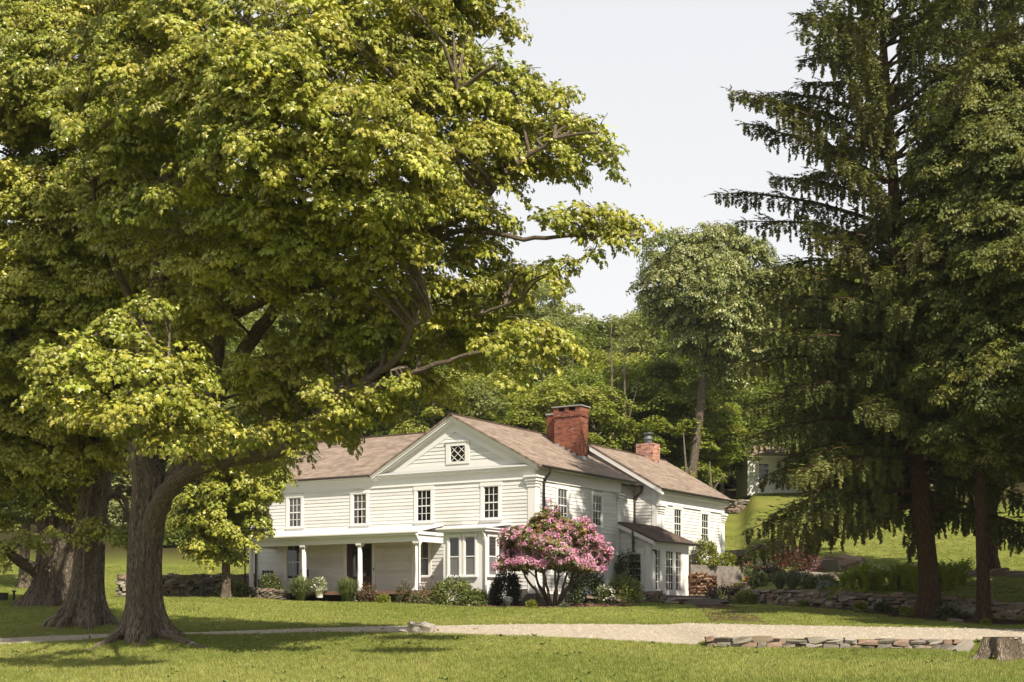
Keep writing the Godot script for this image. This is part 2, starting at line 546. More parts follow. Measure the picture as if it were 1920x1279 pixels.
func fill(xf: Array, cols: PackedColorArray, c: Vector3, r: float, flat: float, n: int, tint: Color, away: Vector3, droop := 0.5, vary := 0.16, size := 1.0) -> void:
	# one bough: a tilted, drooping tier made of a few loose tufts, with gaps between them
	var subs := 5 + int(r * 6.0)
	var axis := Vector3(rf(-1, 1), 0, rf(-1, 1)).normalized()
	var tip := Basis(axis, rf(-0.35, 0.35))
	if away.length() > 0.5: tip = Basis(away.cross(Vector3.UP).normalized(), rf(-0.5, 0.1)) * tip
	for k in subs:
		var rho := sqrt(rf(0.02, 1.0))
		var a := TAU * (k * 0.382 + rf(-0.1, 0.1))
		var o := Vector3(cos(a) * rho * r, flat * r * (rf(0.0, 1.0) * (1.0 - rho * rho) - droop * rho * rho), sin(a) * rho * r)
		var spread := r * rf(0.13, 0.25)
		var tone := rf(1.0 - vary, 1.0 + vary)
		var face := Vector3.UP * 0.7 + Vector3(o.x, 0, o.z) / maxf(r, 0.1) * 0.75 + away * 0.35 + Vector3(rf(-1, 1), rf(-0.3, 0.6), rf(-1, 1)) * 0.5
		for i in int(ceil(float(n) / subs * rf(0.6, 1.4))):
			var q := Vector3(rng.randfn(0, 1), rng.randfn(0, 0.4), rng.randfn(0, 1)) * spread
			q.y -= q.length_squared() * 0.3 / maxf(spread, 0.1) * 0.5
			var p := c + tip * (o + q)
			var nrm := (face + Vector3(rf(-1, 1), rf(-0.6, 1), rf(-1, 1)) * 0.3).normalized()
			var bx := nrm.cross(Vector3(rf(-1, 1), rf(-0.3, 0.3), rf(-1, 1))).normalized()
			var bs := Basis(bx, nrm, bx.cross(nrm)).scaled(Vector3.ONE * rf(0.65, 1.3) * size)
			xf.append(Transform3D(bs, p))
			var t := tone * rf(0.85, 1.15)
			cols.append(Color(tint.r * t * rf(0.92, 1.1), tint.g * t, tint.b * t))

func limb_mesh(limbs: Array, boughs: Array, sides: int, twig := 0.05, seed_at := 0.0, twigs := 4) -> ArrayMesh:
	# the named limbs, and from the nearest of them a branch to every bough
	var st := newst()
	var nodes := []
	for l in limbs:
		var b := bend(l[0], l[1], 4, 0.03)
		tube(st, b[0], b[1], sides, 0.12, seed_at)
		for k in b[0].size(): nodes.append([b[0][k], b[1][k]])
	for b in boughs:
		var c: Vector3 = b[0]
		var best = null
		var bd := 1e9
		for nd in nodes:
			var dv: Vector3 = c - nd[0]
			var d := dv.length() + maxf(0.0, -dv.y + 0.3) * 1.5
			if d < bd:
				bd = d
				best = nd
		var a: Vector3 = best[0]
		var r0 := clampf(twig * (0.5 + bd * 0.22), 0.02, best[1] * 0.8 + 0.01)
		var m1 := a.lerp(c, 0.35) + Vector3(rf(-0.1, 0.1), 0.06 * bd, rf(-0.1, 0.1)) * 1.5
		var m2 := a.lerp(c, 0.7) + Vector3(rf(-0.15, 0.15), 0.05 * bd, rf(-0.15, 0.15)) * 1.5
		var t := bend([a, m1, m2, c], [r0, r0 * 0.75, r0 * 0.5, r0 * 0.25], 2)
		tube(st, t[0], t[1], 5, 0.0, 0.0, false)
		for k in twigs:
			var e: Vector3 = c + Vector3(rf(-1, 1), rf(-0.3, 0.45), rf(-1, 1)).normalized() * b[1] * rf(0.6, 0.95)
			var s: Vector3 = t[0][t[0].size() - 1 - rng.randi() % 4]
			tube(st, [s, s.lerp(e, 0.5) + Vector3(0, 0.08, 0), e], [r0 * 0.35, r0 * 0.25, 0.006], 4, 0.0, 0.0, false)
	return smooth_mesh(st)

func limb(points: Array, d0: float, d1: float, r0: float, r1: float) -> Array:
	var P := []
	var R := []
	for k in points.size():
		var t := float(k) / (points.size() - 1)
		P.append(at(points[k][0], points[k][1], lerpf(d0, d1, t)))
		R.append(lerpf(r0, r1, pow(t, 0.8)))
	return [P, R]

func broad_tree(called: String, label: String, base: Vector3, trunk: ArrayMesh, limbs: Array, boughs: Array, sp: Mesh, leaf: Material, bark: Material, per: float, flat: float, tints: Array, group := "", twig := 0.05, vary := 0.16) -> Node3D:
	var t := thing(called, label, "tree", base, 0.0, group)
	var back := Transform3D(Basis(), -base)
	part("trunk", trunk, bark, t, back)
	part("limbs", limb_mesh(limbs, boughs, 10, twig, base.x), bark, t, back)
	var xf := []
	var cols := PackedColorArray()
	for b in boughs:
		var c: Vector3 = b[0]
		var away := Vector3(c.x - base.x, 0, c.z - base.z).normalized()
		var a: Color = tints[rng.randi() % tints.size()]
		var tint := a.lerp(tints[rng.randi() % tints.size()], rng.randf())
		fill(xf, cols, c - base, b[1], flat, int(per * pow(b[1], 2.0)), tint, away, 0.5, vary)
	var cr := multi("crown", sp, leaf, t, xf, cols)
	cr.set_meta("kind", "stuff")
	return t

# ---------------------------------------------------------------- the farmhouse
var board_mesh: ArrayMesh

func make_board() -> void:
	var m := MB.new()
	var a := [Vector3(0, 0, 0.0), Vector3(0, 0, 0.032), Vector3(0, 0.172, 0.012), Vector3(0, 0.172, 0.0)]
	m.prism(a, Vector3(1, 0, 0))
	board_mesh = m.mesh()

func siding(parent: Node3D, o: Vector3, bx: Vector3, bz: Vector3, y0: float, y1: float, span: Callable, holes: Array) -> void:
	# courses of clapboard, each board a piece, cut at windows and doors
	var y := y0
	var bs := Basis(bx, Vector3.UP, bz)
	while y < y1 - 0.03:
		var ym := y + 0.08
		var s: Vector2 = span.call(ym)
		var cuts := [[s.x, s.y]]
		for h in holes:
			if ym > h[2] and ym < h[3]:
				var next := []
				for c in cuts:
					if h[1] <= c[0] or h[0] >= c[1]: next.append(c)
					else:
						if h[0] > c[0]: next.append([c[0], h[0]])
						if h[1] < c[1]: next.append([h[1], c[1]])
				cuts = next
		for c in cuts:
			if c[1] - c[0] < 0.06: continue
			var hs := minf(1.0, (y1 - y) / 0.172)
			part("clapboard", board_mesh, M.boards[0 if rng.randf() < 0.5 else rng.randi() % 4], parent, Transform3D(bs * Basis.from_scale(Vector3(c[1] - c[0], hs, 1.0)), o + bx * c[0] + Vector3.UP * y + bz * rf(0, 0.003)))
		y += 0.165

func joined(list: Array) -> ArrayMesh:
	var m := MB.new()
	for b in list: m.box(b[0], b[1])
	return m.mesh()

func window(parent: Node3D, o: Vector3, bx: Vector3, bz: Vector3, w: float, h: float, cols: int, rows: int, label := "", low: Material = null, case := 0.16, rail := 0.5) -> Node3D:
	# a sash window seen from outside; o is the lower left of its glass
	var n := Node3D.new()
	n.name = "window"
	parent.add_child(n, true)
	n.transform = Transform3D(Basis(bx, Vector3.UP, bz), o)
	if label != "": n.set_meta("label", label)
	part("casing", joined([[Vector3(-case - 0.04, -0.02, 0), Vector3(-0.04, h + 0.04, 0.06)], [Vector3(w + 0.04, -0.02, 0), Vector3(w + 0.04 + case, h + 0.04, 0.06)], [Vector3(-case - 0.06, h + 0.04, 0), Vector3(w + case + 0.06, h + 0.04 + case, 0.07)]]), M.trim, n)
	part("sill", joined([[Vector3(-case - 0.07, -0.08, 0), Vector3(w + case + 0.07, -0.02, 0.11)], [Vector3(-case - 0.02, -0.08 - case * 0.7, 0), Vector3(w + case + 0.02, -0.08, 0.055)]]), M.trim, n)
	var mid := h * rail
	part("sash", joined([[Vector3(-0.04, -0.02, 0), Vector3(0.0, h + 0.04, 0.03)], [Vector3(w, -0.02, 0), Vector3(w + 0.04, h + 0.04, 0.03)], [Vector3(0, -0.02, 0), Vector3(w, 0.03, 0.03)], [Vector3(0, h, 0), Vector3(w, h + 0.04, 0.032)], [Vector3(0, mid - 0.025, 0), Vector3(w, mid + 0.025, 0.034)]]), M.trim, n)
	var drawn := rng.randf() < 0.15
	var bars := []
	for sash in 2:
		var b0 := 0.03 if sash == 0 else mid + 0.025
		var b1 := mid - 0.025 if sash == 0 else h
		var ph := (b1 - b0) / rows
		var pw := w / cols
		for r in range(1, rows): bars.append([Vector3(0, b0 + r * ph - 0.011, 0.004), Vector3(w, b0 + r * ph + 0.011, 0.027)])
		for c in range(1, cols): bars.append([Vector3(c * pw - 0.011, b0, 0.004), Vector3(c * pw + 0.011, b1, 0.0262)])
		for r in rows:
			for c in cols:
				var pm: Material = M.glass
				if low != null and sash == 0: pm = low
				elif low == null and drawn and (sash == 1 or c != 1): pm = M.drape
				var p := bar("pane", pm, n, Vector3(c * pw, b0 + r * ph, 0.004), Vector3((c + 1) * pw, b0 + (r + 1) * ph, 0.012))
				p.rotate_object_local(Vector3.UP, rf(-0.02, 0.02))
	if bars.size() > 0: part("glazing_bars", joined(bars), M.trim, n)
	return n

func pilaster(parent: Node3D, o: Vector3, y0: float, y1: float, w: float, xdir: float, zdir: float) -> void:
	# corner pilaster wrapping the corner o, with a stepped capital
	var m := MB.new()
	m.box(Vector3(minf(0, -w * xdir), y0, minf(0, 0.05 * zdir)), Vector3(maxf(0, -w * xdir) + 0.05 * maxf(xdir, 0), y1, maxf(0, 0.05 * zdir)))
	m.box(Vector3(0, y0, -w), Vector3(0.05, y1, 0.0))
	part("pilaster", m.mesh(), M.trim, parent, Transform3D(Basis(), o))
	var c := MB.new()
	for k in [[-0.5, -0.38, 0.03], [-0.36, -0.26, 0.06], [-0.24, -0.1, 0.1], [-0.09, 0.0, 0.15]]:
		var e: float = k[2]
		c.box(Vector3(-w - e, y1 + k[0], -w - e), Vector3(0.05 + e, y1 + k[1], 0.05 + e))
	part("capital", c.mesh(), M.trim, parent, Transform3D(Basis(), o))

func bricks(parent: Node3D, lo: Vector3, hi: Vector3, base: Color, seed_at: int, old := 0.0) -> void:
	# bricks laid in courses round a stack, mortar joints recessed
	rng.seed = seed_at
	part("mortar", joined([[lo + Vector3(0.012, 0, 0.012), hi - Vector3(0.012, 0, 0.012)]]), M.mortar, parent)
	var m := MB.new()
	var y := lo.y
	var row := 0
	while y < hi.y - 0.03:
		for face in 4:
			var length := hi.x - lo.x if face < 2 else hi.z - lo.z
			var s := -0.1 if row % 2 == 0 else 0.0
			while s < length - 0.02:
				var a := maxf(s, 0.0) + 0.005
				var b := minf(s + 0.2, length) - 0.005
				s += 0.205
				if b - a < 0.03: continue
				var t := rf(0.65, 1.25)
				var col := Color(base.r * t, base.g * t * rf(0.85, 1.15), base.b * t * rf(0.85, 1.15))
				if rng.randf() < 0.015 + old: col = Color(0.36, 0.22, 0.17) * rf(0.7, 1.1)
				if rng.randf() < 0.05: col = Color(0.1, 0.05, 0.045)
				var e := rf(0.0, 0.006)
				var q0 := Vector3(lo.x + a, y + 0.005, hi.z - 0.05)
				var q1 := Vector3(lo.x + b, y + 0.062, hi.z + e)
				if face == 1:
					q0.z = lo.z - e
					q1.z = lo.z + 0.05
				elif face == 2:
					q0 = Vector3(hi.x - 0.05, y + 0.005, hi.z - b)
					q1 = Vector3(hi.x + e, y + 0.062, hi.z - a)
				elif face == 3:
					q0 = Vector3(lo.x - e, y + 0.005, hi.z - b)
					q1 = Vector3(lo.x + 0.05, y + 0.062, hi.z - a)
				m.box(q0, q1, col)
		y += 0.067
		row += 1
	part("brickwork", m.mesh(), M.brick, parent).set_meta("kind", "stuff")

func holder(called: String, parent: Node3D, label := "") -> Node3D:
	var n := Node3D.new()
	n.name = called
	parent.add_child(n, true)
	if label != "": n.set_meta("label", label)
	return n

func gutter(called: String, parent: Node3D, a: Vector3, b: Vector3, r: float, m: Material) -> void:
	var st := newst()
	tube(st, [a, b], [r, r], 8)
	part(called, smooth_mesh(st), m, parent)

func pipe(called: String, parent: Node3D, pts: Array, r: float, m: Material) -> void:
	var st := newst()
	var b := bend(pts, range(pts.size()).map(func(_k): return r), 4)
	tube(st, b[0], b[1], 8)
	part(called, smooth_mesh(st), m, parent)

func build_house() -> void:
	rng.seed = 11
	make_board()
	var X := Vector3(1, 0, 0)
	var Z := Vector3(0, 0, 1)
	var NZ := Vector3(0, 0, -1)
	var h := thing("farmhouse", "white clapboard farmhouse with front porch, gable and red brick chimneys", "house", HO, atan2(-OX.z, OX.x))
	# bodies behind the boards
	var shell := MB.new()
	shell.box(Vector3(-16.55, -0.5, -8.07), Vector3(0, 5.9, 0))
	shell.prism([Vector3(-8.55, 5.9, 0), Vector3(-4.27, 8.2, 0), Vector3(0, 5.9, 0)], Vector3(0, 0, -8.07))
	shell.prism([Vector3(-16.55, 5.9, -8.07), Vector3(-16.55, 8.2, -4.05), Vector3(-16.55, 5.9, 0)], Vector3(11, 0, 0))
	shell.box(Vector3(-6.0, -0.5, -10.2), Vector3(-0.3, 5.7, -8.07))
	shell.box(Vector3(-6.4, -0.5, -18.3), Vector3(1.0, 5.6, -10.15))
	shell.prism([Vector3(-6.4, 5.6, -10.15), Vector3(-2.7, 7.75, -10.15), Vector3(1.0, 5.6, -10.15)], Vector3(0, 0, -8.15))
	part("walls", shell.mesh(), M.backing, h)
	# ---- front
	var fw := holder("front_wall", h)
	var wins := [-14.05, -10.04, -6.3, -2.62]
	var holes := []
	for x in wins: holes.append([x - 0.2, x + 0.92, 3.5, 5.3])
	holes += [[-14.4, -13.2, 1.0, 2.95], [-10.65, -8.75, 0.3, 2.95], [-6.6, -5.5, 1.0, 2.95], [-3.58, -1.42, -0.5, 3.05]]
	siding(fw, Vector3.ZERO, X, Z, 0.5, 5.36, func(_y): return Vector2(-16.4, -0.36), holes)
	for x in wins: window(h, Vector3(x, 3.69, 0), X, Z, 0.71, 1.4, 3, 2)
	window(h, Vector3(-14.16, 1.15, 0), X, Z, 0.74, 1.62, 2, 1, "two over two window under the porch")
	window(h, Vector3(-6.42, 1.17, 0), X, Z, 0.7, 1.6, 2, 1, "two over two window under the porch")
	bar("frieze", M.trim, fw, Vector3(-16.55, 5.355, 0), Vector3(0, 5.86, 0.045))
	bar("frieze_moulding", M.trim, fw, Vector3(-16.55, 5.34, 0.0), Vector3(0, 5.375, 0.06))
	bar("corner_board", M.trim, fw, Vector3(-16.58, 0.3, 0), Vector3(-16.3, 5.36, 0.045))
	bar("foundation", M.plinth, h, Vector3(-16.5, -0.6, -0.3), Vector3(-0.02, 0.5, 0.02))
	var cor := holder("cornice", h)
	bar("soffit", M.trim, cor, Vector3(-16.9, 5.86, -0.02), Vector3(0.36, 5.9, 0.21))
	bar("fascia", M.trim, cor, Vector3(-8.75, 5.9, 0.1), Vector3(0.36, 5.95, 0.24))
	bar("crown_moulding", M.trim, cor, Vector3(-16.88, 5.78, 0.04), Vector3(0.1, 5.86, 0.16))
	# the flashing on the ledge below the pediment
	var fl := MB.new()
	fl.prism([Vector3(-8.6, 5.955, 0.23), Vector3(-8.6, 6.04, 0.045), Vector3(0.1, 6.04, 0.045), Vector3(0.1, 5.955, 0.23)], Vector3(0, -0.01, 0))
	part("flashing", fl.mesh(), M.lead, cor)
	# pediment
	var pd := holder("pediment", h)
	var band := MB.new()
	var ia := Vector3(-4.22, 7.69, 0.0)
	var il := Vector3(-7.02, 6.22, 0.0)
	var ir := Vector3(-1.43, 6.22, 0.0)
	var oa := Vector3(-4.27, 8.3, 0.0)
	var ol := Vector3(-8.55, 5.95, 0.0)
	var orr := Vector3(0.0, 5.95, 0.0)
	var up := Vector3(0, 0, 0.04)
	band.prism([ol + up, oa + up, ia + up, il + up], -up * 0.9)
	band.prism([oa + up, orr + up, ir + up, ia + up], -up * 0.9)
	band.prism([ol + up * 0.98, il + up * 0.98, ir + up * 0.98, orr + up * 0.98], -up * 0.9)
	part("tympanum_boards", band.mesh(), M.trim, pd)
	siding(pd, Vector3.ZERO, X, Z, 6.22, 7.62, func(y): return Vector2(-7.25 + (y - 6.22) * 1.9, -1.2 - (y - 6.22) * 1.9), [[-4.72, -3.4, 6.0, 7.27]])
	# lozenge window
	var gw := holder("window", h, "small square attic window with diamond panes in the pediment")
	gw.position = Vector3(-4.46, 6.33, 0)
	part("casing", joined([[Vector3(-0.24, -0.12, 0), Vector3(0, 0.88, 0.07)], [Vector3(0.8, -0.12, 0), Vector3(1.04, 0.88, 0.07)], [Vector3(0, 0.71, 0), Vector3(0.8, 0.88, 0.071)], [Vector3(0, -0.12, 0), Vector3(0.8, 0.0, 0.071)], [Vector3(-0.27, 0.88, 0), Vector3(1.07, 0.94, 0.1)]]), M.trim, gw)
	bar("pane", M.glass, gw, Vector3(0, 0, 0.004), Vector3(0.8, 0.71, 0.012))
	for k in [[0.0, 0.35, 0.4, 0.71], [0.0, 0.0, 0.8, 0.71], [0.4, 0.0, 0.8, 0.355], [0.4, 0.0, 0.0, 0.355], [0.8, 0.0, 0.0, 0.71], [0.8, 0.355, 0.4, 0.71]]:
		var a := Vector3(k[0], k[1], 0.026)
		var b := Vector3(k[2], k[3], 0.026)
		var dv := (b - a).normalized()
		part("glazing_bar", cube, M.trim, gw, Transform3D(Basis(dv * a.distance_to(b), Vector3(-dv.y, dv.x, 0) * 0.024, Vector3(0, 0, 0.02)), (a + b) / 2))
	# raking cornice
	for s in [-1.0, 1.0]:
		var foot := Vector3(-4.27 + s * 4.62, 5.93, 0.0)
		var top := Vector3(-4.27, 8.43, 0.0)
		var dn := (foot - top).normalized()
		var nn: Vector3 = Vector3(-dn.y, dn.x, 0) * s
		for k in [[0.0, 0.1, 0.3], [0.1, 0.19, 0.26], [0.19, 0.26, 0.2], [0.26, 0.3, 0.12]]:
			var rk := MB.new()
			var z0 := Vector3(0, 0, k[2])
			var q: Array = [top - nn * k[0], foot - nn * k[0], foot - nn * k[1], top - nn * k[1]]
			# meet on the plumb line under the ridge
			q[0] = Vector3(-4.27, 8.43 - k[0] / absf(nn.y), 0)
			q[3] = Vector3(-4.27, 8.43 - k[1] / absf(nn.y), 0)
			var pl := [q[0] + z0, q[1] + z0, q[2] + z0, q[3] + z0]
			if s < 0: pl.reverse()
			rk.prism(pl, -z0 * 0.99)
			part("raking_cornice", rk.mesh(), M.trim, pd)
	# roofs
	var rf_ := holder("roof", h)
	var r := MB.new()
	var dnv := Vector3(0, -0.1, 0)
	r.slab([Vector3(-4.27, 8.47, 0.33), Vector3(-4.27, 8.47, -9.0), Vector3(0.42, 5.94, -9.0), Vector3(0.42, 5.94, 0.33)], dnv, Z, Vector3(-0.88, 0.475, 0))
	part("main_slope", r.mesh(), M.shingle, rf_)
	r = MB.new()
	r.slab([Vector3(-8.96, 5.94, 0.33), Vector3(-8.96, 5.94, -8.5), Vector3(-4.275, 8.47, -8.5), Vector3(-4.275, 8.47, 0.33)], dnv, Z, Vector3(0.88, 0.475, 0))
	part("main_slope", r.mesh(), M.shingle, rf_)
	r = MB.new()
	r.slab([Vector3(-16.95, 5.99, 0.3), Vector3(-16.95, 8.42, -4.05), Vector3(-4.3, 8.42, -4.05), Vector3(-8.85, 5.99, 0.3)], dnv, X, Vector3(0, 0.486, -0.874))
	part("wing_slope", r.mesh(), M.shingle, rf_)
	r = MB.new()
	r.slab([Vector3(-16.95, 8.42, -4.055), Vector3(-16.95, 5.93, -8.5), Vector3(-6, 5.93, -8.5), Vector3(-6, 8.42, -4.055)], dnv, X, Vector3(0, 0.486, 0.874))
	part("wing_slope", r.mesh(), M.shingle, rf_)
	part("ridge_cap", joined([[Vector3(-16.95, 8.38, -4.13), Vector3(-4.3, 8.455, -3.97)]]), M.wornshingle, rf_)
	part("ridge_cap", joined([[Vector3(-4.36, 8.42, -9.0), Vector3(-4.18, 8.505, 0.4)]]), M.wornshingle, rf_)
	# ell roof
	r = MB.new()
	r.slab([Vector3(-2.7, 8.06, -9.85), Vector3(-2.7, 8.06, -18.75), Vector3(1.38, 5.66, -18.75), Vector3(1.38, 5.66, -9.85)], dnv, Z, Vector3(-0.862, 0.507, 0))
	part("ell_slope", r.mesh(), M.shingle, rf_)
	r = MB.new()
	r.slab([Vector3(-6.78, 5.66, -9.85), Vector3(-6.78, 5.66, -18.75), Vector3(-2.705, 8.06, -18.75), Vector3(-2.705, 8.06, -9.85)], dnv, Z, Vector3(0.862, 0.507, 0))
	part("ell_slope", r.mesh(), M.shingle, rf_)
	part("ridge_cap", joined([[Vector3(-2.78, 8.02, -18.75), Vector3(-2.62, 8.095, -9.85)]]), M.wornshingle, rf_)
	# small roof over the link between main block and ell
	r = MB.new()
	r.slab([Vector3(-4.3, 8.3, -8.9), Vector3(-4.3, 8.3, -10.1), Vector3(0.15, 5.86, -10.1), Vector3(0.15, 5.86, -8.9)], dnv, Z, Vector3(-0.88, 0.475, 0))
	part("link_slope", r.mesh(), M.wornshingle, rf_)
	# gutters and downpipes
	gutter("gutter", h, Vector3(0.46, 5.88, 0.1), Vector3(0.46, 5.88, -8.98), 0.055, M.gutter)
	gutter("gutter", h, Vector3(0.2, 5.8, -8.95), Vector3(0.2, 5.8, -10.1), 0.055, M.gutter)
	gutter("gutter", h, Vector3(-16.9, 5.93, 0.33), Vector3(-8.9, 5.93, 0.33), 0.055, M.gutter)
	gutter("gutter", h, Vector3(1.42, 5.6, -9.85), Vector3(1.42, 5.6, -18.8), 0.055, M.gutter)
	pipe("downpipe", h, [Vector3(0.44, 5.85, -0.62), Vector3(0.38, 5.62, -0.62), Vector3(0.12, 5.3, -0.62), Vector3(0.1, 4.9, -0.62), Vector3(0.1, 0.2, -0.62)], 0.055, M.gutter)
	pipe("downpipe", h, [Vector3(0.2, 5.78, -10.02), Vector3(0.12, 5.5, -10.02), Vector3(-0.22, 5.2, -10.04), Vector3(-0.22, 4.9, -10.04), Vector3(-0.22, 3.75, -10.04)], 0.055, M.gutter)
	pipe("downpipe", h, [Vector3(-16.2, 5.86, 0.45), Vector3(-16.2, 5.6, 0.3), Vector3(-16.2, 5.3, 0.1), Vector3(-16.2, 4.8, 0.09), Vector3(-16.2, 0.3, 0.09)], 0.045, M.gutter)
	pipe("downpipe", h, [Vector3(1.42, 5.58, -18.7), Vector3(1.36, 5.4, -18.65), Vector3(1.1, 5.15, -18.45), Vector3(1.08, 4.8, -18.4)], 0.05, M.gutter)
	# ---- right side of the main block
	var sw := holder("side_wall", h)
	siding(sw, Vector3.ZERO, NZ, X, 0.3, 5.32, func(_y): return Vector2(0.4, 7.68), [[1.76, 2.95, 3.4, 5.2], [5.04, 6.24, 3.4, 5.2]])
	window(h, Vector3(0, 3.62, -1.98), NZ, X, 0.78, 1.4, 3, 2)
	window(h, Vector3(0, 3.58, -5.25), NZ, X, 0.78, 1.4, 3, 2)
	bar("frieze", M.trim, sw, Vector3(0, 5.32, -8.07), Vector3(0.045, 5.82, 0.0))
	bar("frieze_moulding", M.trim, sw, Vector3(0, 5.29, -7.7), Vector3(0.075, 5.33, -0.4))
	bar("soffit", M.soffit, sw, Vector3(0.0, 5.8, -9.0), Vector3(0.4, 5.84, 0.0))
	pilaster(sw, Vector3.ZERO, 0.3, 5.5, 0.34, 1, 1)
	bar("foundation", M.plinth, h, Vector3(-0.3, -0.6, -8.05), Vector3(0.02, 0.3, -0.02))
	var rp := MB.new()
	rp.box(Vector3(0, 0.3, -8.07), Vector3(0.05, 5.3, -7.68))
	for k in [[4.8, 4.9, 0.08], [4.92, 5.02, 0.11], [5.04, 5.16, 0.16], [5.18, 5.28, 0.2]]:
		rp.box(Vector3(-0.02, k[0], -8.07 - k[2] * 0.6), Vector3(k[2], k[1], -7.66 + k[2] * 0.5))
	part("pilaster", rp.mesh(), M.trim, sw)
	# link wall and ell
	siding(sw, Vector3(-0.3, 0, 0), NZ, X, 3.4, 5.78, func(_y): return Vector2(8.1, 10.14), [])
	var ew := holder("ell_wall", h)
	siding(ew, Vector3(0, 0, -10.15), X, Z, 3.2, 7.5, func(y): return Vector2(-3.4, minf(0.72, -2.7 + (7.72 - y) / 0.585)), [])
	siding(ew, Vector3(1.0, 0, 0), NZ, X, 1.6, 4.93, func(_y): return Vector2(10.75, 17.95), [[11.8, 12.98, 3.1, 4.9], [15.14, 16.35, 3.1, 4.9]])
	window(h, Vector3(1.0, 3.34, -12.0), NZ, X, 0.78, 1.38, 3, 2)
	window(h, Vector3(1.0, 3.31, -15.35), NZ, X, 0.8, 1.38, 3, 2)
	bar("frieze", M.trim, ew, Vector3(1.0, 4.93, -18.3), Vector3(1.045, 5.5, -10.15))
	bar("frieze_moulding", M.trim, ew, Vector3(1.0, 4.9, -18.0), Vector3(1.085, 4.955, -10.7))
	bar("crown_moulding", M.trim, ew, Vector3(1.0, 5.36, -18.6), Vector3(1.2, 5.48, -10.0))
	bar("soffit", M.soffit, ew, Vector3(1.0, 5.5, -18.7), Vector3(1.34, 5.545, -9.9))
	for z in [-10.15, -17.95]:
		var ep := MB.new()
		var z0: float = z
		var z1: float = z - (0.6 if z > -12 else 0.36)
		ep.box(Vector3(1.0, 1.6, z1), Vector3(1.055, 4.9, z0))
		for k in [[4.42, 4.5, 0.09], [4.52, 4.62, 0.13], [4.64, 4.76, 0.17], [4.78, 4.9, 0.22]]:
			ep.box(Vector3(0.98, k[0], z1 - (k[2] - 0.05) * 0.5), Vector3(1.0 + k[2], k[1], z0 + (k[2] - 0.05) * 0.5))
		part("pilaster", ep.mesh(), M.trim, ew)
	bar("corner_board", M.trim, ew, Vector3(0.72, 3.2, -10.15), Vector3(1.0, 5.6, -10.1))
	var er := MB.new()
	er.prism([Vector3(-2.7, 7.97, -9.86), Vector3(1.36, 5.58, -9.86), Vector3(1.36, 5.34, -9.86), Vector3(-2.7, 7.73, -9.86)], Vector3(0, 0, -0.26))
	part("raking_cornice", er.mesh(), M.trim, ew)
	bar("foundation", M.plinth, h, Vector3(0.7, 1.2, -18.28), Vector3(1.015, 1.6, -12.3))
	# ---- porch
	var po := holder("porch", h)
	var pr := MB.new()
	pr.slab([Vector3(-15.5, 3.1, 2.15), Vector3(-15.5, 3.5, 0.0), Vector3(-4.86, 3.5, 0.0), Vector3(-4.86, 3.1, 2.15)], Vector3(0, -0.06, 0), X, Z)
	part("porch_roof", pr.mesh(), M.porchroof, po)
	bar("fascia", M.trim, po, Vector3(-15.45, 2.93, 1.98), Vector3(-4.9, 3.035, 2.12))
	bar("fascia_moulding", M.trim, po, Vector3(-15.5, 3.035, 2.0), Vector3(-4.86, 3.09, 2.19))
	bar("beam", M.trim, po, Vector3(-15.1, 2.64, 1.76), Vector3(-4.9, 2.93, 2.0))
	bar("beam", M.trim, po, Vector3(-5.06, 2.64, 0.05), Vector3(-4.9, 2.93, 1.76))
	bar("beam", M.trim, po, Vector3(-15.1, 2.64, 0.05), Vector3(-14.94, 2.93, 1.76))
	bar("fascia", M.trim, po, Vector3(-4.9, 2.96, 0.02), Vector3(-4.84, 3.1, 2.0))
	bar("ceiling", M.soffit, po, Vector3(-14.94, 2.9, 0.04), Vector3(-5.06, 2.94, 1.76))
	bar("porch_floor", M.porchfloor, po, Vector3(-15.3, 0.3, 0.02), Vector3(-4.6, 0.46, 2.05))
	for x in [-14.85, -11.55, -8.22, -4.99]:
		var st := newst()
		tube(st, [Vector3(0, 0.46, 0), Vector3(0, 0.56, 0), Vector3(0, 0.57, 0), Vector3(0, 1.4, 0), Vector3(0, 2.52, 0)], [0.135, 0.135, 0.115, 0.112, 0.098], 20)
		var c := part("column", smooth_mesh(st), M.trim, po, Transform3D(Basis(), Vector3(x, 0, 1.88)))
		part("column_capital", joined([[Vector3(-0.12, 2.5, -0.12), Vector3(0.12, 2.56, 0.12)], [Vector3(-0.15, 2.56, -0.15), Vector3(0.15, 2.64, 0.15)]]), M.trim, c)
	pipe("downpipe", h, [Vector3(-4.88, 2.95, 2.08), Vector3(-4.84, 2.8, 2.05), Vector3(-4.8, 2.6, 1.98), Vector3(-4.8, 2.2, 1.97), Vector3(-4.8, 0.2, 1.97)], 0.045, M.trim)
	pipe("downpipe", h, [Vector3(-15.35, 2.95, 2.06), Vector3(-15.3, 2.8, 2.0), Vector3(-15.2, 2.5, 1.95), Vector3(-15.2, 0.0, 1.95)], 0.045, M.gutter)
	# front door with sidelights
	var dr := holder("front_door", h, "dark red panelled front door with narrow sidelights")
	part("surround", joined([[Vector3(-10.65, 0.5, 0), Vector3(-10.45, 2.86, 0.06)], [Vector3(-8.94, 0.5, 0), Vector3(-8.75, 2.86, 0.06)], [Vector3(-10.65, 2.8, 0), Vector3(-8.75, 2.92, 0.062)]]), M.trim, dr)
	bar("door_leaf", M.door, dr, Vector3(-10.45, 0.5, 0.0), Vector3(-8.94, 2.8, 0.02))
	for k in [[-10.1, -9.76], [-9.5, -9.06]]:
		bar("pane", M.glass, dr, Vector3(k[0], 1.2, 0.02), Vector3(k[1], 2.7, 0.026))
	bar("door_handle", M.lead, dr, Vector3(-8.86, 1.45, 0.06), Vector3(-8.8, 1.6, 0.1))
	# ---- bay window
	var bay := holder("bay", h)
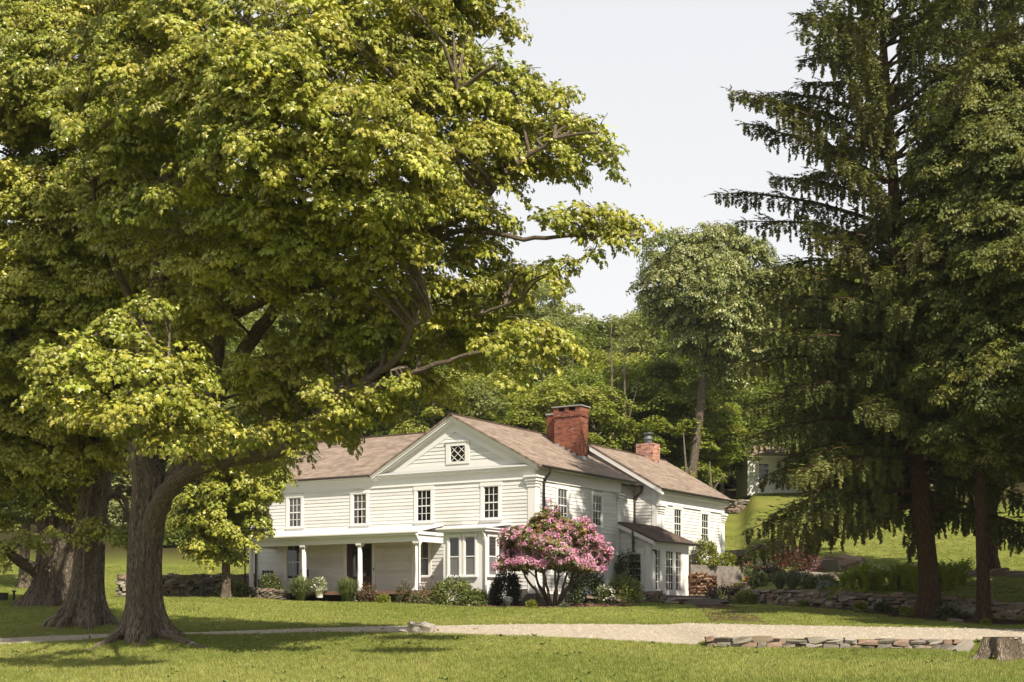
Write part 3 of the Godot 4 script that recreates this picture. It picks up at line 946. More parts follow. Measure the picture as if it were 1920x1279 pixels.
	bar("bay_wall", M.trim, bay, Vector3(-3.58, -0.3, 0.0), Vector3(-1.42, 2.98, 1.88))
	var br := MB.new()
	br.slab([Vector3(-3.8, 3.16, 2.12), Vector3(-3.8, 3.42, 0.0), Vector3(-1.2, 3.42, 0.0), Vector3(-1.2, 3.16, 2.12)], Vector3(0, -0.05, 0), X, Z)
	part("bay_roof", br.mesh(), M.porchroof, bay)
	bar("fascia", M.trim, bay, Vector3(-3.76, 2.98, 0.02), Vector3(-1.24, 3.12, 2.08))
	bar("fascia_moulding", M.trim, bay, Vector3(-3.82, 3.1, 0.02), Vector3(-1.18, 3.155, 2.14))
	window(bay, Vector3(-3.21, 1.08, 1.88), X, Z, 0.46, 1.66, 1, 1, "", M.screen, 0.1)
	window(bay, Vector3(-2.38, 1.08, 1.88), X, Z, 0.46, 1.66, 1, 1, "", M.screen, 0.1)
	window(bay, Vector3(-1.42, 1.08, 1.55), NZ, X, 0.55, 1.66, 1, 1, "", M.screen, 0.1)
	window(bay, Vector3(-1.42, 1.08, 0.75), NZ, X, 0.55, 1.66, 1, 1, "", M.screen, 0.1)
	pipe("downpipe", h, [Vector3(-1.4, 2.98, 2.05), Vector3(-1.36, 2.85, 2.0), Vector3(-1.3, 2.6, 1.95), Vector3(-1.3, 2.2, 1.95), Vector3(-1.3, 0.1, 1.95)], 0.045, M.trim)
	# ---- sunroom
	var su := holder("sunroom", h)
	var sb := MB.new()
	sb.box(Vector3(-0.3, 0.2, -12.25), Vector3(1.66, 2.9, -8.02))
	sb.prism([Vector3(-0.3, 2.9, -8.02), Vector3(-0.3, 3.8, -8.02), Vector3(1.66, 2.9, -8.02)], Vector3(0, 0, -4.2))
	part("sunroom_body", sb.mesh(), M.backing, su)
	siding(su, Vector3(0, 0, -8.02), X, Z, 0.2, 3.7, func(y): return Vector2(0.06, clampf((3.72 - y) / 0.5, 0.1, 1.42)), [[0.35, 1.3, 0.8, 2.5]])
	bar("corner_board", M.trim, su, Vector3(1.42, 0.2, -8.02), Vector3(1.7, 2.86, -7.97))
	bar("corner_board", M.trim, su, Vector3(1.66, 0.2, -8.4), Vector3(1.71, 2.86, -8.02))
	window(su, Vector3(0.52, 0.95, -8.02), X, Z, 0.62, 1.35, 2, 2)
	var sl := MB.new()
	var sa := Vector3(-0.05, 3.93, -7.72)
	var sc := Vector3(-0.3, 4.0, -10.15)
	var sbb := Vector3(1.02, 3.78, -10.12)
	var sd := Vector3(2.02, 2.98, -7.72)
	var se := Vector3(2.02, 2.98, -12.75)
	for tr3 in [[sa, sc, sbb], [sa, sbb, sd], [sd, sbb, se], [sbb, Vector3(1.02, 3.0, -12.75), se]]: sl.slab(tr3, Vector3(0, -0.07, 0), Z, Vector3(-0.88, 0.475, 0))
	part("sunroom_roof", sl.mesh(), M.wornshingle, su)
	gutter("gutter", su, Vector3(2.06, 2.93, -7.75), Vector3(2.06, 2.93, -12.9), 0.055, M.gutter)
	pipe("downpipe", su, [Vector3(2.08, 2.9, -12.8), Vector3(2.08, 2.72, -12.8), Vector3(1.95, 2.52, -12.6), Vector3(1.78, 2.4, -12.35), Vector3(1.74, 2.2, -12.3), Vector3(1.74, 0.4, -12.3)], 0.06, M.gutter)
	var rk2 := MB.new()
	rk2.prism([Vector3(-0.0, 3.86, -7.74), Vector3(1.98, 2.92, -7.74), Vector3(1.98, 2.72, -7.74), Vector3(-0.0, 3.62, -7.74)], Vector3(0, 0, -0.24))
	part("raking_cornice", rk2.mesh(), M.trim, su)
	bar("header", M.trim, su, Vector3(1.66, 2.6, -12.25), Vector3(1.72, 2.9, -8.02))
	bar("soffit", M.trim, su, Vector3(1.66, 2.86, -12.4), Vector3(2.0, 2.9, -7.9))
	# french doors: leaf > pane, bars
	for k in [[8.4, 9.06, 2], [9.58, 10.5, 3], [10.7, 11.44, 2]]:
		var leafd := holder("french_door", su)
		leafd.transform = Transform3D(Basis(NZ, Vector3.UP, X), Vector3(1.66, 0.36, -k[0]))
		var w: float = k[1] - k[0]
		part("door_frame", joined([[Vector3(0, 0, 0), Vector3(0.08, 2.24, 0.045)], [Vector3(w - 0.08, 0, 0), Vector3(w, 2.24, 0.045)], [Vector3(0.08, 0, 0), Vector3(w - 0.08, 0.25, 0.044)], [Vector3(0.08, 2.15, 0), Vector3(w - 0.08, 2.24, 0.044)]]), M.trim, leafd)
		var pw: float = (w - 0.16) / k[2]
		var bars := []
		for rr in 5:
			for cc in int(k[2]):
				bar("pane", M.curtain if cc == 1 and k[2] == 2 else M.glass, leafd, Vector3(0.08 + cc * pw, 0.25 + rr * 0.38, 0.004), Vector3(0.08 + (cc + 1) * pw, 0.25 + (rr + 1) * 0.38, 0.014))
			if rr > 0: bars.append([Vector3(0.08, 0.25 + rr * 0.38 - 0.018, 0.01), Vector3(w - 0.08, 0.25 + rr * 0.38 + 0.018, 0.036)])
		for cc in range(1, int(k[2])): bars.append([Vector3(0.08 + cc * pw - 0.016, 0.25, 0.01), Vector3(0.08 + cc * pw + 0.016, 2.15, 0.0355)])
		part("glazing_bars", joined(bars), M.trim, leafd)
	for k in [[8.02, 8.4], [9.06, 9.58], [10.5, 10.7], [11.44, 12.25]]:
		bar("door_post", M.trim, su, Vector3(1.66, 0.3, -k[1]), Vector3(1.715, 2.6, -k[0]))
	pipe("wall_lantern", su, [Vector3(1.72, 2.5, -8.2), Vector3(1.85, 2.45, -8.2), Vector3(1.85, 2.3, -8.2)], 0.05, M.black)
	# ---- chimneys
	var ch := holder("chimney", h, "tall red brick chimney with arched openings under a stone slab")
	bricks(ch, Vector3(-2.95, 6.4, -7.55), Vector3(-1.5, 9.05, -6.75), Color(0.26, 0.1, 0.064), 31)
	bricks(ch, Vector3(-2.99, 9.05, -7.59), Vector3(-1.46, 9.3, -6.71), Color(0.235, 0.09, 0.058), 32)
	for k in [[-2.99, -2.7], [-2.34, -2.12], [-1.75, -1.46]]:
		part("pier", joined([[Vector3(k[0], 9.3, -7.59), Vector3(k[1], 9.52, -6.71)]]), mat(lin(0.24, 0.09, 0.056), 0.9), ch)
	part("flue_core", joined([[Vector3(-2.85, 9.3, -7.3), Vector3(-1.6, 9.5, -6.95)]]), M.black, ch)
	part("cap_slab", joined([[Vector3(-3.05, 9.52, -7.65), Vector3(-1.4, 9.57, -6.65)]]), M.lead, ch)
	for k in 5:
		var fx := -1.46 - k * 0.3
		part("flashing", joined([[Vector3(fx - 0.3, 6.85 + k * 0.165, -6.735), Vector3(fx, 7.1 + k * 0.165, -6.715 + k * 0.0005)]]), M.lead, ch)
	part("flashing", joined([[Vector3(-1.485, 6.8, -7.6), Vector3(-1.455, 7.1, -6.72)]]), M.lead, ch)
	var ch2 := holder("chimney", h, "lower red brick chimney stack half hidden behind the tall one")
	bricks(ch2, Vector3(-3.75, 7.2, -8.1), Vector3(-2.95, 9.3, -7.4), Color(0.24, 0.08, 0.055), 33)
	part("cap_slab", joined([[Vector3(-3.8, 9.3, -8.15), Vector3(-2.9, 9.38, -7.35)]]), M.lead, ch2)
	var ch3 := holder("chimney", h, "short weathered pink brick chimney with a steel flue")
	bricks(ch3, Vector3(-3.2, 7.2, -16.9), Vector3(-2.15, 8.75, -16.05), Color(0.52, 0.27, 0.2), 34, 0.3)
	var st3 := newst()
	tube(st3, [Vector3(0, 8.75, 0), Vector3(0, 8.98, 0), Vector3(0, 9.0, 0), Vector3(0, 9.06, 0), Vector3(0, 9.07, 0), Vector3(0, 9.28, 0), Vector3(0, 9.29, 0), Vector3(0, 9.34, 0)], [0.22, 0.22, 0.26, 0.26, 0.2, 0.2, 0.3, 0.3], 16)
	part("flue", smooth_mesh(st3), M.metal, ch3, Transform3D(Basis(), Vector3(-2.65, 0, -16.45)))
	var ch4 := holder("chimney", h, "far brick chimney of the left wing")
	bricks(ch4, Vector3(-14.9, 7.9, -4.5), Vector3(-14.1, 8.95, -3.8), Color(0.25, 0.075, 0.045), 35)

# ---------------------------------------------------------------- stone
var rocks := []

func make_rocks() -> void:
	rng.seed = 77
	for k in 6:
		var m := MB.new()
		var pt := {}
		var n := 2
		var get_p := func(f: int, i: int, j: int) -> Vector3:
			var a := (float(i) / n - 0.5) * 1.0
			var b := (float(j) / n - 0.5) * 1.0
			var p: Vector3
			match f:
				0: p = Vector3(0.5, a, b)
				1: p = Vector3(-0.5, b, a)
				2: p = Vector3(b, 0.5, a)
				3: p = Vector3(a, -0.5, b)
				4: p = Vector3(a, b, 0.5)
				_: p = Vector3(b, a, -0.5)
			var key := "%d %d %d" % [roundi(p.x * 8), roundi(p.y * 8), roundi(p.z * 8)]
			if not pt.has(key):
				var q := p.lerp(p.normalized() * 0.58, 0.38)
				pt[key] = q + Vector3(rf(-1, 1), rf(-1, 1), rf(-1, 1)) * 0.1
			return pt[key]
		for f in 6:
			for i in n:
				for j in n:
					m.quad(get_p.call(f, i, j), get_p.call(f, i + 1, j), get_p.call(f, i + 1, j + 1), get_p.call(f, i, j + 1))
		rocks.append(m.mesh())

func rock(called: String, parent: Node3D, p: Vector3, size: Vector3, turn: float, tilt := 0.1, tones: Array = M.stones) -> MeshInstance3D:
	var b := Basis(Vector3.UP, turn) * Basis(Vector3.RIGHT, rf(-tilt, tilt)) * Basis(Vector3.BACK, rf(-tilt, tilt)) * Basis.from_scale(size)
	return part(called, rocks[rng.randi() % rocks.size()], tones[rng.randi() % tones.size()], parent, Transform3D(b, p))

func stone_wall(called: String, label: String, path: Array, height: float, course: float, smin: float, smax: float, deep: float, cap := false, tones: Array = M.stones) -> Node3D:
	# dry-laid wall along ground points, every stone a piece
	var base: Vector3 = path[0]
	var t := thing(called, label, "stone wall", base)
	var total := 0.0
	for k in path.size() - 1: total += (path[k] as Vector3).distance_to(path[k + 1])
	var core := MB.new()
	var y := 0.0
	var row := 0
	while y < height - course * 0.4:
		var s := -rf(0, smin)
		while s < total:
			var l := rf(smin, smax) * (1.25 if cap and y + course >= height - course * 0.4 else 1.0)
			var q := s + l * 0.5
			s += l * 0.94
			if q < 0 or q > total: continue
			var p := path_at(path, q)
			var hh := course * rf(0.8, 1.45)
			rock("stone", t, p[0] - base + Vector3(0, y + course * 0.5 + rf(-0.03, 0.03), 0) + p[2] * rf(-0.07, 0.07), Vector3(l * 1.04, hh, deep * rf(0.85, 1.1)), p[1] + rf(-0.08, 0.08), 0.07, tones)
		y += course
		row += 1
	for k in path.size() - 1:
		var a: Vector3 = path[k] - base
		var b: Vector3 = path[k + 1] - base
		var dir := (b - a).normalized()
		var nn := dir.cross(Vector3.UP).normalized() * deep * 0.32
		var up := Vector3.UP * height * 0.85
		var dn := Vector3.DOWN * 0.3
		core.quad(a + nn + dn, a + nn + up, b + nn + up, b + nn + dn)
		core.quad(a - nn + dn, b - nn + dn, b - nn + up, a - nn + up)
		core.quad(a + nn + up, a - nn + up, b - nn + up, b + nn + up)
	part("rubble_core", core.mesh(), M.soil, t)
	return t

func path_at(path: Array, s: float) -> Array:
	for k in path.size() - 1:
		var a: Vector3 = path[k]
		var b: Vector3 = path[k + 1]
		var l := a.distance_to(b)
		if s <= l or k == path.size() - 2:
			var dir := (b - a).normalized()
			return [a.lerp(b, s / l), atan2(-dir.z, dir.x), dir.cross(Vector3.UP).normalized()]
		s -= l
	return []

# ---------------------------------------------------------------- low plants
func hu(u: float, z: float) -> Vector3:
	# the ground point that lies z metres before the house front and is seen at column u
	var k := (u - 960.0) / F
	var x := -(HO.x + OZ.x * z + k * (HO.z + OZ.z * z)) / (OX.x + k * OX.z)
	var p := hw(x, 0, z)
	return on(p.x, p.z)

func leafy(n: int, w: float, h: float, deep: float, size: float, width: float, tints: Array, low := 0.0, shell := 0.55, lumps := 5, droop := 0.2) -> ArrayMesh:
	# foliage of a shrub: leaves over and inside a lumpy dome
	var m := MB.new()
	var bumps := []
	for k in lumps: bumps.append([Vector3(rf(-1, 1), rf(0.0, 1), rf(-1, 1)).normalized(), rf(0.75, 1.1)])
	for i in n:
		var dir := Vector3(rf(-1, 1), rf(-0.25, 1), rf(-1, 1)).normalized()
		var g := 0.82
		for b in bumps: g = maxf(g, b[1] * (0.55 + 0.45 * dir.dot(b[0])))
		var rr := g * (shell + (1.0 - shell) * sqrt(rng.randf())) * rf(0.86, 1.06)
		var p := Vector3(dir.x * w * 0.5 * rr, low + (h - low) * (0.12 + 0.88 * maxf(0.0, dir.y * rr)) if dir.y > 0 else low + (h - low) * 0.12 * rng.randf(), dir.z * deep * 0.5 * rr)
		var x := (dir + Vector3(rf(-1, 1), rf(-1, 1), rf(-1, 1)) * 0.9 + Vector3.DOWN * droop).normalized()
		var z := x.cross(dir + Vector3(rf(-0.5, 0.5), 0.6, rf(-0.5, 0.5))).normalized()
		var y := z.cross(x).normalized()
		if y.dot(dir) < 0: y = -y
		var t := rf(0.75, 1.25)
		var a: Color = tints[rng.randi() % tints.size()]
		plain_leaf(m, p, x, y, z, size * rf(0.7, 1.3), width, Color(a.r * t * rf(0.93, 1.07), a.g * t, a.b * t))
	return m.mesh()

func stems(n: int, w: float, h: float, deep: float, r := 0.012) -> ArrayMesh:
	var st := newst()
	for k in n:
		var e := Vector3(rf(-0.4, 0.4) * w, h * rf(0.6, 0.9), rf(-0.4, 0.4) * deep)
		tube(st, [Vector3(e.x * 0.15, -0.05, e.z * 0.15), e * Vector3(0.5, 0.5, 0.5), e], [r, r * 0.8, r * 0.4], 5)
	return smooth_mesh(st)

func shrub(called: String, label: String, p: Vector3, w: float, h: float, n: int, size: float, width: float, tints: Array, cat := "shrub", lumps := 5, group := "", m: Material = null, low := 0.0) -> Node3D:
	var t := thing(called, label, cat, p, 0.0, group)
	part("foliage", leafy(n, w, h, w * 0.9, size, width, tints, low, 0.5, lumps), M.leaf if m == null else m, t)
	part("stems", stems(6, w, h, w * 0.9), M.darkbark, t)
	return t

func grass_clump(called: String, label: String, p: Vector3, w: float, h: float, n: int, tints: Array, blade := 0.009, cat := "ornamental grass", arch := 0.62) -> Node3D:
	var t := thing(called, label, cat, p)
	var m := MB.new()
	for i in n:
		var a := rng.randf() * TAU
		var rad := Vector3(cos(a), 0, sin(a))
		var o := rad * rf(0, 0.12) * w
		var lean := pow(rng.randf(), 0.7) * arch * w
		var hh := h * rf(0.45, 1.15) * (1.0 - 0.35 * lean / (w + 0.01))
		var side := Vector3(-rad.z, 0, rad.x) * blade * rf(0.7, 1.3)
		var q1 := o + rad * lean * 0.35 + Vector3.UP * hh * 0.6
		var q2 := o + rad * lean * 0.75 + Vector3.UP * hh
		var q3 := o + rad * lean * 1.1 + Vector3.UP * hh * rf(0.7, 0.95)
		var c: Color = tints[rng.randi() % tints.size()] * rf(0.75, 1.25)
		m.quad(o - side, q1 - side, q1 + side, o + side, c)
		m.quad(q1 - side, q2 - side * 0.7, q2 + side * 0.7, q1 + side, c)
		m.tri(q2 - side * 0.7, q3, q2 + side * 0.7, c)
	part("blades", m.mesh(), M.grass, t)
	return t

func fern(p: Vector3, h: float, n: int) -> Node3D:
	var t := thing("fern", "bright green fern arching above the stone wall under the spruce", "fern", p, 0.0, "ferns on the terrace")
	var m := MB.new()
	for f in n:
		var a := TAU * f / n + rf(-0.2, 0.2)
		var rad := Vector3(cos(a), 0, sin(a))
		var out := rf(0.25, 0.55) * h
		var hh := h * rf(0.75, 1.1)
		var prev := Vector3.ZERO
		var c := Color(0.27, 0.31, 0.035) * rf(0.75, 1.2)
		for k in range(1, 11):
			var s := k / 10.0
			var q := rad * out * s * s * 1.1 + Vector3.UP * hh * (s - 0.22 * s * s * s)
			var dirf := (q - prev).normalized()
			var side := dirf.cross(rad.cross(Vector3.UP).cross(dirf)).normalized()
			var wd := 0.17 * h * sin(PI * minf(1.0, s * 0.85 + 0.12))
			for sg in [-1.0, 1.0]:
				m.tri(prev, q, prev.lerp(q, 0.6) + side * wd * sg + dirf * 0.04 - Vector3.UP * 0.03, c)
			prev = q
	part("fronds", m.mesh(), M.leaf, t)
	return t

# ---------------------------------------------------------------- conifer
func hanging_spray() -> ArrayMesh:
	var m := MB.new()
	for k in 48:
		var s := rng.randf()
		var a := rng.randf() * TAU
		var rad := Vector3(cos(a), 0, sin(a))
		var o := Vector3(rf(-0.02, 0.02), -s, rf(-0.02, 0.02))
		var l := rf(0.1, 0.2) * (1.15 - 0.5 * s)
		var dir := (rad * rf(0.35, 0.9) + Vector3.DOWN * rf(0.5, 1.2)).normalized()
		var side := dir.cross(Vector3(rf(-1, 1), rf(-0.3, 0.3), rf(-1, 1))).normalized() * rf(0.018, 0.034)
		var c := Color(1, 1, 1) * rf(0.7, 1.25)
		m.tri(o - side, o + dir * l, o + side, c)
		m.tri(o + dir * l * 0.3 - side * 1.3, o + dir * l * 1.2, o + dir * l * 0.3 + side * 1.3, c)
	return m.mesh()

func flat_spray() -> ArrayMesh:
	var m := MB.new()
	for k in 30:
		var s := rng.randf()
		var sg := 1.0 if k % 2 == 0 else -1.0
		var o := Vector3(s, -0.12 * s * s, 0)
		var dir := Vector3(rf(0.5, 1.0), rf(-0.35, 0.2), sg * rf(0.3, 1.0)).normalized()
		var l := rf(0.15, 0.36) * (1.1 - 0.7 * s)
		var side := dir.cross(Vector3(0, 1, rf(-0.6, 0.6))).normalized() * rf(0.02, 0.04)
		var c := Color(1, 1, 1) * rf(0.7, 1.25)
		m.tri(o - side, o + dir * l, o + side, c)
		m.tri(o + dir * l * 0.3 - side * 1.3, o + dir * l * 1.2, o + dir * l * 0.3 + side * 1.3, c)
	return m.mesh()

func conifer(label: String, trunk_pts: Array, radii: Array, reach: Array, y_low: float, y_top: float, every: float, tints: Array, hang: Mesh, flat: Mesh, group := "", dense := 1.0) -> Node3D:
	var base: Vector3 = trunk_pts[0]
	var t := thing("spruce_tree", label, "tree", base, 0.0, group)
	var b := bend(trunk_pts, radii, 5)
	var P: Array = b[0]
	var back := Transform3D(Basis(), -base)
	part("trunk", flare(base, radii[0], trunk_pts.slice(1), radii.slice(1), 22, 5, 2.0, 0.08), M.spruce_bark, t, back)
	var st := newst()
	var hx := []
	var hc := PackedColorArray()
	var fx := []
	var fc := PackedColorArray()
	var y := y_low
	var turn := 0.0
	while y < y_top:
		var k := 0
		while k < P.size() - 2 and P[k + 1].y - base.y < y: k += 1
		var o: Vector3 = (P[k] as Vector3).lerp(P[k + 1], clampf((y + base.y - P[k].y) / (P[k + 1].y - P[k].y), 0, 1))
		var tt := (y - y_low) / (y_top - y_low)
		turn += 0.63 + rf(-0.2, 0.2)
		var arms := 8 if y < 10.0 else (6 if y < 12.0 else 5)
		for arm in arms:
			turn += TAU / arms + rf(-0.3, 0.3)
			var rad := Vector3(cos(turn), 0, sin(turn))
			if y < 7.0 and rad.z > -0.1 and rad.x > -0.75: continue
			var length := table(reach, y) * rf(0.7, 1.08)
			var slope := lerpf(-0.17, 0.4, clampf((y - 3.5) / 13.0, 0, 1)) + rf(-0.06, 0.06)
			var pts := []
			var rr := []
			for s in 8:
				var q := s / 7.0
				pts.append(o + rad * length * q + Vector3.UP * length * (slope * q * 1.12 - 0.1 * q * q * q + 0.02 * sin(q * PI)) + Vector3(rf(-1, 1), 0, rf(-1, 1)) * 0.12 * q)
				rr.append(lerpf(0.02 + 0.012 * length, 0.012, q))
			tube(st, pts, rr, 5, 0.0, 0.0, false)
			var tint: Color = tints[rng.randi() % tints.size()]
			var s := 0.18 * length
			while s < length:
				var q := s / length
				var i := mini(int(q * 7), 6)
				var p: Vector3 = (pts[i] as Vector3).lerp(pts[i + 1], q * 7 - i)
				var taper := 0.55 + 0.6 * sin(PI * clampf(q, 0.1, 0.95))
				for w in 2:
					var side := rad.cross(Vector3.UP) * (rf(-0.55, 0.55) if y < 12.0 else rng.randfn(0, 0.22)) * taper
					var sc := (rf(0.3, 0.95) if y < 12.0 else rf(0.25, 0.85)) * taper
					var c := tint * rf(0.75, 1.25)
					hx.append(Transform3D(Basis(Vector3.UP, rng.randf() * TAU) * Basis(Vector3.RIGHT, rf(-0.25, 0.25)) * Basis.from_scale(Vector3(rf(0.8, 1.3), sc, rf(0.8, 1.3))), p + side - Vector3.UP * absf(side.length()) * 0.25 - base))
					hc.append(c)
				for w in (1 if y < 12.0 else 2):
					var yaw := atan2(-rad.z, rad.x) + rf(-1.25, 1.25)
					fx.append(Transform3D(Basis(Vector3.UP, yaw) * Basis(Vector3.BACK, rf(-0.45, 0.45)) * Basis.from_scale(Vector3.ONE * rf(0.4, 0.95) * taper), p + Vector3(0, 0.05, 0) - base))
					fc.append(tint * rf(0.8, 1.3) * (1.0 + 0.35 * sm(0.7, 1.0, q)))
				s += rf(0.12, 0.22) / dense
		y += every * rf(0.8, 1.2) * (0.68 if y < 12.0 else 1.2)
	part("branches", smooth_mesh(st), M.spruce_bark, t, back)
	multi("crown", hang, M.needle, t, hx, hc).set_meta("kind", "stuff")
	multi("crown", flat, M.needle, t, fx, fc).set_meta("kind", "stuff")
	return t

# ---------------------------------------------------------------- the wood on the hill
func wood_crown(hh: float, rw: float, low: float, nb: int, leaves: int, size: float, airy := 0.0) -> ArrayMesh:
	var m := MB.new()
	for b in nb:
		var t := rng.randf()
		var y := lerpf(low, hh, t)
		var prof_r := rw * pow(sin(PI * clampf(0.12 + 0.86 * (y - low) / (hh - low) * 0.9, 0.0, 1.0)), 0.7)
		var a := rng.randf() * TAU
		var rr := prof_r * sqrt(rf(0.15, 1.0))
		var c := Vector3(cos(a) * rr, y, sin(a) * rr)
		var br := rf(0.8, 1.5)
		var tone := rf(0.82, 1.18)
		for i in leaves:
			var rho := pow(rng.randf(), 0.5)
			var th := rng.randf() * TAU
			var rad := Vector3(cos(th), 0, sin(th))
			var p := c + rad * rho * br + Vector3.UP * br * 0.6 * ((1 - rho * rho) * (1.0 - pow(rng.randf(), 2) * 1.3) - 0.45 * rho * rho)
			var x := (rad + Vector3(rf(-1, 1), rf(-1.1, 0.4), rf(-1, 1))).normalized()
			var z := x.cross(Vector3.UP + Vector3(rf(-1, 1), 0, rf(-1, 1)) * 0.6).normalized()
			var k := tone * rf(0.78, 1.22)
			plain_leaf(m, p, x, z.cross(x), z, size * rf(0.7, 1.3), 0.36, Color(k * rf(0.92, 1.1), k, k * rf(0.8, 1.1)))
	return m.mesh()

func wood_trunk(hh: float, r: float, nb: int, rw: float, low: float) -> ArrayMesh:
	var st := newst()
	var pts := []
	var rr := []
	for k in 7:
		var t := k / 6.0
		pts.append(Vector3(rf(-0.25, 0.25) * t * 2, hh * 0.9 * t - (0.3 if k == 0 else 0.0), rf(-0.25, 0.25) * t * 2))
		rr.append(lerpf(r, 0.04, t))
	tube(st, pts, rr, 9, 0.1)
	for k in nb:
		var t := rf(low / hh, 0.85)
		var i := mini(int(t * 6), 5)
		var o: Vector3 = (pts[i] as Vector3).lerp(pts[i + 1], t * 6 - i)
		var a := rng.randf() * TAU
		var e := o + Vector3(cos(a), rf(0.4, 1.0), sin(a)) * rw * rf(0.5, 0.95)
		tube(st, [o, o.lerp(e, 0.5) + Vector3.UP * 0.2, e], [r * 0.35, r * 0.25, 0.02], 5, 0.0, 0.0, false)
	return smooth_mesh(st)

func build_wood() -> void:
	rng.seed = 303
	var crowns := []
	var trunks := []
	for k in 5:
		var hh := 16.0
		var rw: float = [4.2, 3.6, 4.8, 3.2, 4.4][k]
		var low: float = [4.5, 6.5, 3.0, 7.0, 1.5][k]
		crowns.append(wood_crown(hh, rw, low, [85, 70, 95, 60, 100][k], 210, [0.28, 0.25, 0.3, 0.24, 0.29][k]))
		trunks.append(wood_trunk(hh, 0.26, 14, rw, low))
	var mats := []
	for c in [Color(0.21, 0.245, 0.05), Color(0.27, 0.3, 0.06), Color(0.18, 0.215, 0.046), Color(0.32, 0.33, 0.075), Color(0.24, 0.26, 0.09), Color(0.29, 0.31, 0.13)]:
		var m := leafmat(0.9, 0.55)
		m.albedo_color = c.linear_to_srgb()
		mats.append(m)
	# rows up the hill: [depth, top of the row in the photograph, columns]
	var rows := [[97.0, 735.0, 500, 1340, 62], [106.0, 690.0, 440, 1370, 58], [118.0, 640.0, -60, 1420, 62], [132.0, 600.0, -60, 1980, 62], [148.0, 565.0, -60, 1980, 66], [168.0, 540.0, 380, 1980, 70], [101.0, 720.0, 1540, 1700, 60], [112.0, 640.0, 1510, 1980, 62], [124.0, 590.0, 1240, 1470, 55], [100.0, 690.0, 1180, 1310, 52]]
	for r in rows:
		var u: float = r[2]
		while u < r[3]:
			var uu := u + rf(-16, 16)
			var d: float = r[0] + rf(-4, 4)
			var top: float = r[1] + rf(-28, 45)
			# the skyline dips between the maple and the tall tree
			if uu > 1080 and uu < 1215: top = maxf(top, 596 + rf(-8, 20))
			if uu > 1440 and r[0] > 130: top -= 60
			if uu < 460: top = maxf(top - 60, 500.0)
			var p := onp(uu, d)
			u += r[4] * rf(0.8, 1.2)
			if inside_house(p, 3.0): continue
			var hh := at(uu, top, d).y - p.y
			if hh < 6: continue
			var k := rng.randi() % 5
			var tone := rng.randi() % mats.size()
			var where: String = "low on the wooded slope behind the house" if d < 110 else ("midway up the wooded slope" if d < 138 else "high on the wooded slope, near its skyline")
			var t := thing("wood_tree", "%s tree %s" % [["mid green", "bright yellow green", "dark green", "pale yellow", "dull olive", "greyish green"][tone], where], "tree", p, rng.randf() * TAU, "trees of the wood behind the house")
			var s := hh / 16.0
			var sw := lerpf(s, 1.0, 0.4) * rf(0.9, 1.15)
			part("trunk", trunks[k], M.bark, t, Transform3D(Basis.from_scale(Vector3(sw, s, sw)), Vector3.ZERO))
			part("crown", crowns[k], mats[tone], t, Transform3D(Basis.from_scale(Vector3(sw, s, sw)), Vector3.ZERO))
	# undergrowth along the wood's edge
	var bush := leafy(2600, 4.0, 2.6, 3.6, 0.22, 0.36, [Color(1, 1, 1), Color(0.85, 0.9, 0.8)], 0.0, 0.45, 8)
	for k in 46:
		var u := rf(380, 1345)
		if k < 12: u = rf(-60, 450)
		var d := rf(92, 104) if u > 450 else rf(104, 118)
		if u > 1345: continue
		var p := onp(u, d)
		if inside_house(p, 3.0): continue
		var tone := rng.randi() % mats.size()
		var t := thing("wood_bush", "%s bush at the wood's foot, %s" % [["mid green", "bright yellow green", "dark green", "pale yellow", "dull olive", "greyish green"][tone], "beyond the left lawn" if u < 450 else ("behind the house" if u < 1250 else "near the shed")], "bush", p, rng.randf() * TAU, "bushes along the edge of the wood")
		part("foliage", bush, mats[tone], t, Transform3D(Basis.from_scale(Vector3(rf(0.8, 1.4), rf(0.8, 1.5), rf(0.8, 1.4))), Vector3.ZERO))
	# bare grey stems among the leaves
	for k in [[1140.0, 600.0, 700.0, 94.5], [1165.0, 655.0, 720.0, 94.0], [1285.0, 810.0, 905.0, 92.0], [1328.0, 865.0, 905.0, 91.0]]:
		var p := onp(k[0], k[3])
		var t := thing("bare_stem", ["bare grey tree stem left of the tall leaning tree", "forked pale dead stem standing in the wood", "thin pale stem beside the leaning trunk", "short white broken stem near the ell roof end"][[1140.0, 1165.0, 1285.0, 1328.0].find(k[0])], "dead tree", p)
		var st := newst()
		var top := at(k[0] + rf(-8, 8), k[1], k[3]) - p
		tube(st, [Vector3(0, -0.3, 0), top * 0.5 + Vector3(0.2, 0, 0), top], [0.16, 0.12, 0.03], 7)
		tube(st, [top * 0.6 + Vector3(0.15, 0, 0), top * 0.8 + Vector3(0.9, 0.2, 0)], [0.07, 0.02], 5)
		part("stem", smooth_mesh(st), M.stumpwood, t)
	# the tall leaning tree
	rng.seed = 411
	var d := 93.0
	var b := onp(1293, d)
	var tr := [at(1300, 880, d), at(1312, 780, d), at(1322, 700, d), at(1332, 640, d), at(1333, 615, d)]
	var bo := boughs_in(outline([[1195, 470], [1230, 425], [1300, 425], [1340, 408], [1400, 415], [1450, 470], [1470, 560], [1440, 660], [1390, 740], [1350, 760], [1320, 700], [1260, 660], [1215, 590], [1180, 520]], d), -d, 4.5, 240, 0.62, 0.45, 1.0)
	var lm := [limb([[1333, 620], [1320, 600], [1300, 560], [1280, 500], [1250, 470]], d, d, 0.2, 0.05), limb([[1333, 620], [1345, 590], [1360, 520], [1365, 460], [1350, 430]], d, d - 1, 0.22, 0.05), limb([[1345, 590], [1390, 540], [1420, 480]], d, d + 1, 0.14, 0.04), limb([[1320, 590], [1310, 540], [1320, 480]], d, d + 1, 0.12, 0.04)]
